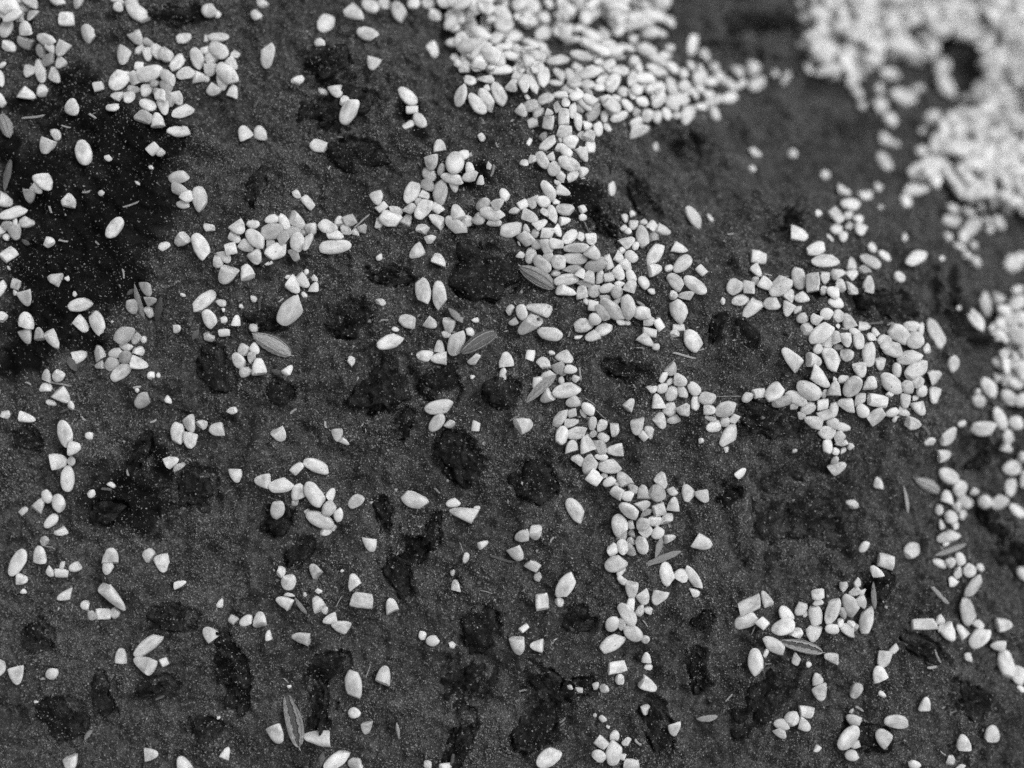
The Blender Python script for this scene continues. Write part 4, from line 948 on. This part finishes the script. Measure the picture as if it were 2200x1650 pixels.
def pose(X, Y, z, gx, gy, a, pitch, roll, sc):
    nrm = Vector((-gx, -gy, 1)).normalized()
    R = Vector((0, 0, 1)).rotation_difference(nrm).to_matrix() @ Matrix.Rotation(math.radians(a), 3, 'Z') \
        @ Matrix.Rotation(pitch, 3, 'Y') @ Matrix.Rotation(roll, 3, 'X')
    return Matrix.Translation((X, Y, z)) @ R.to_4x4() @ Matrix.Diagonal((sc[0], sc[1], sc[2], 1))

order = [it for it in ITEMS if it[0] in ('w_', 'b_', 'q_', 'c_')]
solid = [it for it in ITEMS if it[0] in ('w', 'b', 'q', 'c')]
solid.sort(key=lambda it: it[3] * it[4] + 150 * rng.random())
placed = []       # kind, dim, variant, matrix, item, fill?
def put(it, fill, maxup):
    kind, dim = it[0][0], it[0].endswith('_')
    _, x, y, L, W, a = it
    t = {'w': .55, 'b': .55, 'q': .57, 'c': .60}[kind] * min(L, W) * rng.uniform(.9, 1.08) * P
    X, Y, z, gx, gy, l, w = settle(x, y, L, W, a, t, maxup)
    steep = 1 if not fill else 3
    M = pose(X, Y, z, gx, gy, a, rng.gauss(0, .05 * steep), rng.gauss(0, .10 * steep), (l * 1.09, w * 1.09, t))
    placed.append((kind, dim, rng.randrange(len(KERN[kind])), M, it, fill))
for it in [f for f in FILL if f[0].endswith('_')]: put(it, True, .0006)
for it in order: put(it, False, .0004)
for it in [f for f in FILL if not f[0].endswith('_')]: put(it, True, .005)
for it in solid: put(it, False, .0035)

KN = {'w': ("rice_grain", "rice grain", "whole rice grains strewn on the soil"),
      'b': ("broken_rice_grain", "broken rice", "broken rice grains strewn on the soil"),
      'q': ("broken_rice_grain", "broken rice", "broken rice grains strewn on the soil"),
      'c': ("rice_chip", "rice chip", "small chips of rice strewn on the soil")}
quota = {}
in_view = lambda it: -10 < it[1] < 2210 and -10 < it[2] < 1660
cand = sorted([p for p in placed if not p[5] and in_view(p[4])], key=lambda p: -p[4][3] * p[4][4])
single = set()
for p in cand:
    nm = KN[p[0]][0]
    if quota.get(nm, 0) < 300:
        quota[nm] = quota.get(nm, 0) + 1
        single.add(id(p))
mass_v, mass_f, mass_t, base = [], [], [], 0
tri_cache = {}
def tris_of(me):
    if me.name not in tri_cache:
        me.calc_loop_triangles()
        co = np.empty(len(me.vertices) * 3, np.float32); me.vertices.foreach_get("co", co)
        tr = np.empty(len(me.loop_triangles) * 3, np.int32); me.loop_triangles.foreach_get("vertices", tr)
        tri_cache[me.name] = (co.reshape(-1, 3), tr.reshape(-1, 3))
    return tri_cache[me.name]
for p in placed:
    kind, dim, var, M, it, fill = p
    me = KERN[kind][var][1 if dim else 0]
    if id(p) in single:
        nm, cat, grp = KN[kind]
        ob = bpy.data.objects.new(nm, me)
        ob.matrix_world = M
        link(ob)
        ob["category"] = cat
        ob["group"] = grp
        tone = "grey glassy" if dim else "white"
        L, W = it[3], it[4]
        if kind == 'w':
            sz = "large " if L > 56 else ("short " if L < 36 else "")
            slim = "slender " if L / W > 2.05 else ("plump " if L / W < 1.5 else "")
            head = sz + slim + tone + " whole rice grain"
        elif kind == 'b':
            sz = "long " if L > 40 else ("small " if L * W < 640 else "")
            head = sz + tone + " broken rice grain"
        elif kind == 'q':
            head = tone + " square-cut rice piece"
        else:
            sz = "tiny " if L * W < 260 else ("chunky " if L * W > 560 else "small ")
            head = sz + tone + " chip of rice"
        ask_label(ob, head, lean_of(it[5]), it[1], it[2])
    else:
        co, tr = tris_of(KERN[kind][var][2])
        A = np.array(M)
        mass_v.append(co @ A[:3, :3].T + A[:3, 3])
        mass_f.append(tr + base)
        mass_t.append(np.full(len(co), rng.random() * (.9 if not dim else .9)))
        base += len(co)
mm = big_mesh("rice_heap", np.concatenate(mass_v), np.concatenate(mass_f), M_RICE_MASS)
ta = mm.attributes.new("tone", 'FLOAT', 'POINT')
ta.data.foreach_set("value", np.concatenate(mass_t).astype(np.float32))
mass = link(bpy.data.objects.new("rice_heap", mm))
mass["kind"] = "stuff"
mass["category"] = "rice"
mass["label"] = "countless white rice grains and crumbs heaped towards the blurred top right"

# ------------------------------------------------------------------ husks
def shell(nu, nv, v0, v1, prof, hgt, ridge, thick, mat, name, bulge=0.0):
    """curved sheet with thickness: unit length along x, v runs round the back of the husk"""
    verts, faces = [], []
    for layer in (0, 1):
        for i in range(nu + 1):
            t = -1 + 2 * i / nu
            w = max(1e-3, (1 - abs(t) ** prof)) ** .62 * (1 + .14 * t)
            for j in range(nv + 1):
                jg = .05 * math.sin(17 * t + 3 * v0) + .04 * math.sin(41 * t + 7 * v1)
                v = v0 - jg + (v1 - v0 + 2 * jg) * j / nv
                an = v * math.pi / 2
                rr = 1 + ridge * (0.5 + 0.5 * math.cos(v * math.pi * 5)) ** 3 - layer * thick
                y = math.sin(an) * w * .5 * rr + .05 * math.sin(2.2 * t + 1) + .012 * math.sin(23 * t + 9 * v)
                z = math.cos(an) * w * hgt * rr + .014 * math.sin(19 * t - 7 * v)
                verts.append((t * .5 * (1 - layer * .02), y, z))
    n1 = (nu + 1) * (nv + 1)
    def id_(l, i, j): return l * n1 + i * (nv + 1) + j
    for i in range(nu):
        for j in range(nv):
            faces.append((id_(0, i, j), id_(0, i + 1, j), id_(0, i + 1, j + 1), id_(0, i, j + 1)))
            faces.append((id_(1, i, j), id_(1, i, j + 1), id_(1, i + 1, j + 1), id_(1, i + 1, j)))
    for i in range(nu):
        faces.append((id_(0, i, 0), id_(1, i, 0), id_(1, i + 1, 0), id_(0, i + 1, 0)))
        faces.append((id_(0, i, nv), id_(0, i + 1, nv), id_(1, i + 1, nv), id_(1, i, nv)))
    for j in range(nv):
        faces.append((id_(0, 0, j), id_(0, 0, j + 1), id_(1, 0, j + 1), id_(1, 0, j)))
        faces.append((id_(0, nu, j), id_(1, nu, j), id_(1, nu, j + 1), id_(0, nu, j + 1)))
    return mesh_from(name, verts, faces, mat)

def tube_mesh(name, pts, radii, mat, n=7):
    verts, faces = [], []
    pts = [Vector(p) for p in pts]
    for i, p in enumerate(pts):
        d = (pts[min(i + 1, len(pts) - 1)] - pts[max(i - 1, 0)]).normalized()
        s = d.cross(Vector((0, 0, 1)))
        s = s.normalized() if s.length > 1e-6 else Vector((0, 1, 0))
        q = s.cross(d)
        for j in range(n):
            an = 2 * math.pi * j / n
            verts.append(p + (s * math.cos(an) + q * math.sin(an)) * radii[i])
    for i in range(len(pts) - 1):
        for j in range(n):
            faces.append((i * n + j, i * n + (j + 1) % n, (i + 1) * n + (j + 1) % n, (i + 1) * n + j))
    faces.append(tuple(range(n))[::-1])
    faces.append(tuple((len(pts) - 1) * n + j for j in range(n)))
    return mesh_from(name, verts, faces, mat)

HUSKS = {  # nearest (x, y): style, material, wording
    (14, 270): ("closed", M_HUSK_PALE, "smooth greyish unhulled grain cut by the left edge"),
    (1154, 596): ("closed", M_HUSK, "tan ribbed unhulled grain pointing up left beside the centre trail"),
    (586, 740): ("ragged", M_HUSK, "grey split rice husk with torn edge and hooked stalk"),
    (1028, 736): ("closed", M_HUSK_DARK, "dark ribbed unhulled grain leaning on an upright white grain"),
    (1160, 836): ("flat", M_HUSK_PALE, "pale folded rice husk lying across three rice grains"),
    (1990, 1042): ("closed", M_HUSK, "blurred striped unhulled grain near the right edge"),
    (1720, 1388): ("open", M_HUSK, "open hollow rice husk below the lower right heap"),
    (631, 1545): ("open", M_HUSK, "upright split rice husk with torn window near the bottom"),
}
def make_husk(it):
    _, x, y, L, W, a = it
    (style, mat, wording) = HUSKS[min(HUSKS, key=lambda q: (q[0] - x) ** 2 + (q[1] - y) ** 2)]
    hgt = {"closed": .42, "ragged": .36, "flat": .26, "open": .34}[style]
    X, Y, z, gx, gy, l, w = settle(x, y, L, W, a, W * P * hgt, .005, 93)
    root = link(bpy.data.objects.new("rice_husk", None))
    root.empty_display_size = 0.002
    root.matrix_world = pose(X, Y, z - hgt * w * .25, gx, gy, a, 0, rng.gauss(0, .08), (l, w, w))
    root["category"] = "husk"
    root["group"] = "rice husks and unhulled grains"
    root["label"] = wording
    pale = M_RIB if mat is not M_HUSK_PALE else M_HUSK
    def part(name, me, loc=(0, 0, 0), rot=(0, 0, 0)):
        o = link(bpy.data.objects.new(name, me), root)
        o.location = loc; o.rotation_euler = rot
        return o
    if style == "closed":
        le = part("lemma", shell(40, 36, -1.15, .42, 2.0, hgt, .10, .06, mat, "lemma"))
        part("palea", shell(40, 18, .30, 1.15, 2.0, hgt * .94, .10, .06, mat, "palea"), (0, .012, -.02))
        ribs = (-.55, -.08, .38)
    elif style == "flat":
        part("lemma", shell(40, 30, -.85, .15, 2.0, hgt, .12, .06, mat, "lemma"))
        part("palea", shell(40, 24, .02, .9, 1.9, hgt * .8, .12, .06, mat, "palea"), (0, .02, -.03))
        ribs = (-.42, .02)
    elif style == "ragged":
        part("lemma", shell(40, 30, -.95, .60, 2.0, hgt, .06, .05, mat, "lemma"))
        part("palea", shell(36, 16, .70, 1.1, 1.9, hgt * .9, .06, .05, M_HUSK_DARK, "palea"), (.03, .03, -.03))
        ribs = (-.30, .58)
    else:
        part("lemma", shell(40, 22, -.98, -.02, 2.0, hgt, .05, .05, mat, "lemma"), (0, -.03, 0), (.25, 0, .03))
        part("palea", shell(40, 18, .22, 1.0, 2.0, hgt * .9, .05, .05, mat, "palea"), (0, .05, 0), (-.15, 0, -.06))
        part("cavity_shade", shell(34, 20, -.8, .8, 2.0, hgt * .55, .0, .05, M_HUSK_DARK, "cavity_shade"), (0, 0, -.05))  # dark sheet that paints the shade inside the open husk
        ribs = (-.62, .66)
    for v in ribs:
        pts, rad = [], []
        for i in range(15):
            t = -.94 + 1.88 * i / 14
            ww = (1 - abs(t) ** 2.0) ** .62 * (1 + .14 * t)
            an = v * math.pi / 2
            pts.append((t * .5, math.sin(an) * ww * .5 * 1.10 + .05 * math.sin(2.2 * t + 1), math.cos(an) * ww * hgt * 1.11))
            rad.append(.036 * (1 - .5 * abs(t)))
        part("rib", tube_mesh("rib", pts, rad, pale))
    s = 1 if style != "closed" else -1
    pts = [(s * (.47 + .022 * i), .01 * i * i * .35, -.02 - .01 * i) for i in range(5)]
    part("stalk", tube_mesh("stalk", pts, [.055 - .008 * i for i in range(5)], pale))
    pts = [(-s * (.47 + .016 * i), -.012 * i, 0) for i in range(4)]
    part("awn_tip", tube_mesh("awn_tip", pts, [.045 - .011 * i for i in range(4)], mat))

# ------------------------------------------------------------------ chaff blades and straw bits
def blade_mesh(i, mat):
    r = random.Random(700 + i)
    nu, nv = 18, 6
    bend = r.uniform(-.10, .10); tw = r.uniform(-.5, .5); blunt = r.uniform(1.6, 3.2)
    top, faces = [], []
    for lay in (0, 1):
        for a in range(nu + 1):
            t = -1 + 2 * a / nu
            w = (1 - abs(t) ** blunt) ** .8 * .5 + .012
            if t < 0: w *= 1 + .25 * t
            for b in range(nv + 1):
                s = -1 + 2 * b / nv
                jag = 1 + .06 * math.sin(9 * t + i) * (abs(s) > .9)
                y = s * w * jag + bend * (1 - t * t) * 2
                z = .34 * (1 - abs(s)) * w + .20 * (1 - t * t) * .5 + s * w * tw * t - lay * .09
                top.append((t * .5, y, z))
    n1 = (nu + 1) * (nv + 1)
    f = lambda l, a, b: l * n1 + a * (nv + 1) + b
    for a in range(nu):
        for b in range(nv):
            faces.append((f(0, a, b), f(0, a + 1, b), f(0, a + 1, b + 1), f(0, a, b + 1)))
            faces.append((f(1, a, b), f(1, a, b + 1), f(1, a + 1, b + 1), f(1, a + 1, b)))
        faces.append((f(0, a, 0), f(1, a, 0), f(1, a + 1, 0), f(0, a + 1, 0)))
        faces.append((f(0, a, nv), f(0, a + 1, nv), f(1, a + 1, nv), f(1, a, nv)))
    for b in range(nv):
        faces.append((f(0, 0, b), f(0, 0, b + 1), f(1, 0, b + 1), f(1, 0, b)))
        faces.append((f(0, nu, b), f(1, nu, b), f(1, nu, b + 1), f(0, nu, b + 1)))
    return mesh_from("chaff_blade", top, faces, mat)
def straw_mesh(i, mat):
    r = random.Random(800 + i)
    verts, faces, n, m = [], [], 9, 6
    b1, b2 = r.uniform(-.3, .3), r.uniform(-.3, .3)
    for a in range(n + 1):
        t = -1 + 2 * a / n
        w = .5 * (1 - .25 * r.random()) * (1 if abs(t) < .95 else .65)
        for j in range(m):
            an = 2 * math.pi * j / m
            verts.append((t * .5 + (.04 * math.cos(an) if abs(t) > .95 else 0), math.cos(an) * w + b1 * (1 - t * t) + b2 * t * (1 - t * t), math.sin(an) * w))
    for a in range(n):
        for j in range(m):
            faces.append((a * m + j, a * m + (j + 1) % m, (a + 1) * m + (j + 1) % m, (a + 1) * m + j))
    faces.append(tuple(range(m))[::-1]); faces.append(tuple(n * m + j for j in range(m)))
    return mesh_from("straw_bit", verts, faces, mat)

ci = 0
for it in ITEMS:
    k, x, y, L, W, a = it
    if k == 'h':
        make_husk(it)
    elif k[0] in 'ls':
        dim = k.endswith('_')
        ci += 1
        t = W * P * (.45 if k[0] == 'l' else .6)
        X, Y, z, gx, gy, l, w = settle(x, y, L, W, a, t, .004, 85)
        if k[0] == 'l':
            me = blade_mesh(ci, M_HUSK_DARK if dim else M_HUSK)
            ob = bpy.data.objects.new("chaff_blade", me)
            ob["category"] = "chaff"; ob["group"] = "thin chaff blades among the rice"
            head = ("dark " if dim else "pale brown ") + "narrow chaff blade"
        else:
            me = straw_mesh(ci, M_STRAW_DIM if dim else M_STRAW)
            ob = bpy.data.objects.new("straw_bit", me)
            ob["category"] = "straw"; ob["group"] = "short bits of straw among the rice"
            head = ("long " if L > 30 else "short ") + ("grey" if dim else "pale") + " bit of straw"
        ob.matrix_world = pose(X, Y, z, gx, gy, a, rng.gauss(0, .05), rng.gauss(0, .2), (l, w, w if k[0] == 'l' else t))
        link(ob)
        ask_label(ob, head, lean_of(a), x, y)
finish_labels()

# ------------------------------------------------------------------ rice dust and grit lying on the soil
OCC = blur(((HM - samp(IZ, RXX, RYY)) > .0005).astype(float), 41)     # dust gathers round the rice
def near_rice(X, Y):
    i = np.clip(((X - RX[0]) / CELL).astype(int), 0, len(RX) - 1); j = np.clip(((Y - RY[0]) / CELL).astype(int), 0, len(RY) - 1)
    return np.clip(OCC[i, j] * 2.2, 0, 1)
OCTA = (np.array([[1, 0, 0], [-1, 0, 0], [0, 1, 0], [0, -1, 0], [0, 0, .55], [0, 0, -.55]]) * .5,
        np.array([[0, 2, 4], [2, 1, 4], [1, 3, 4], [3, 0, 4], [2, 0, 5], [1, 2, 5], [3, 1, 5], [0, 3, 5]]))
TETRA = (np.array([[1, 0, -.4], [-.6, .9, -.4], [-.6, -.9, -.4], [0, 0, .8]]) * .55,
         np.array([[0, 1, 3], [1, 2, 3], [2, 0, 3], [0, 2, 1]]))
def scatter(name, n, size, aspect, density, mat, seed, lift, shape=OCTA, onstone=.2):
    r = np.random.default_rng(seed)
    X = r.uniform(-.132, .132, n * 5); Y = r.uniform(-.100, .100, n * 5)
    keepm = r.random(n * 5) < density(X, Y)
    X, Y = X[keepm][:n], Y[keepm][:n]
    zb = samp(IZ, X, Y)
    z = on_top(X, Y, zb.copy())
    ok = (z - zb < 1e-6) | (r.random(len(X)) < onstone)          # little of it clings to the stones
    X, Y, z = X[ok], Y[ok], z[ok]
    n = len(X)
    s = size[0] + (size[1] - size[0]) * r.random(n) ** 2.6
    asp = r.uniform(aspect[0], aspect[1], n)
    th = r.uniform(0, 2 * np.pi, n)
    tip = r.normal(0, .45, n)
    base, tri = shape
    V = np.repeat(base[None], n, 0) * np.stack([s, s / asp, s / asp], 1)[:, None]
    V = V + r.normal(0, 1, V.shape) * (s * .09)[:, None, None]
    c, d = np.cos(tip), np.sin(tip)
    x = V[:, :, 0] * c[:, None] - V[:, :, 2] * d[:, None]; zz = V[:, :, 0] * d[:, None] + V[:, :, 2] * c[:, None]
    c, d = np.cos(th), np.sin(th)
    xx = x * c[:, None] - V[:, :, 1] * d[:, None]; yy = x * d[:, None] + V[:, :, 1] * c[:, None]
    pts = np.stack([xx + X[:, None], yy + Y[:, None], zz + (z + s / asp * lift)[:, None]], 2).reshape(-1, 3)
    F = (tri[None] + (np.arange(n) * len(base))[:, None, None]).reshape(-1, 3)
    ob = link(bpy.data.objects.new(name, big_mesh(name, pts, F, mat, False)))
    ob["kind"] = "stuff"
    return ob

def dens_dust(X, Y):
    x = X / P + 1100; y = 825 - Y / P
    d = .42 + .6 * smoothstep(-.25, .45, fbm(X, Y, .018, 500, 3))
    d = d * (.12 + .88 * smoothstep(-.15, .35, fbm(X, Y, .006, 520, 4))) * (1 - .45 * damp_mask(X, Y))
    mid = np.exp(-(((x - 1080) / 620) ** 2 + ((y - 880) / 480) ** 2))
    return np.clip(d * (.30 + 1.0 * mid) * (.35 + 1.5 * near_rice(X, Y)), 0, 1)
du = scatter("rice_dust", 42000, (.00010, .00050), (1.3, 3.2), dens_dust, M_DUST, 77, .25)
du["category"] = "dust"
du["label"] = "fine pale rice dust and bran flecks sprinkled over the soil"
gr = scatter("soil_grit", 300000, (.00018, .00066), (1.0, 1.7), lambda X, Y: (.35 + .55 * smoothstep(-.35, .35, fbm(X, Y, .012, 540, 4))) * (1 - .82 * damp_mask(X, Y)), M_GRIT, 78, .15, TETRA)
gr["category"] = "grit"
gr["label"] = "dark grey sand grit covering the soil"

fl = scatter("bran_flakes", 4500, (.0004, .0016), (1.6, 6.0), lambda X, Y: np.clip(dens_dust(X, Y) ** 1.5, 0, 1), make_plain("bran", 0.10, 0.60, 700.0, 0.6), 79, .2)
fl["category"] = "bran"
fl["label"] = "loose bran flakes and slivers between the rice grains"
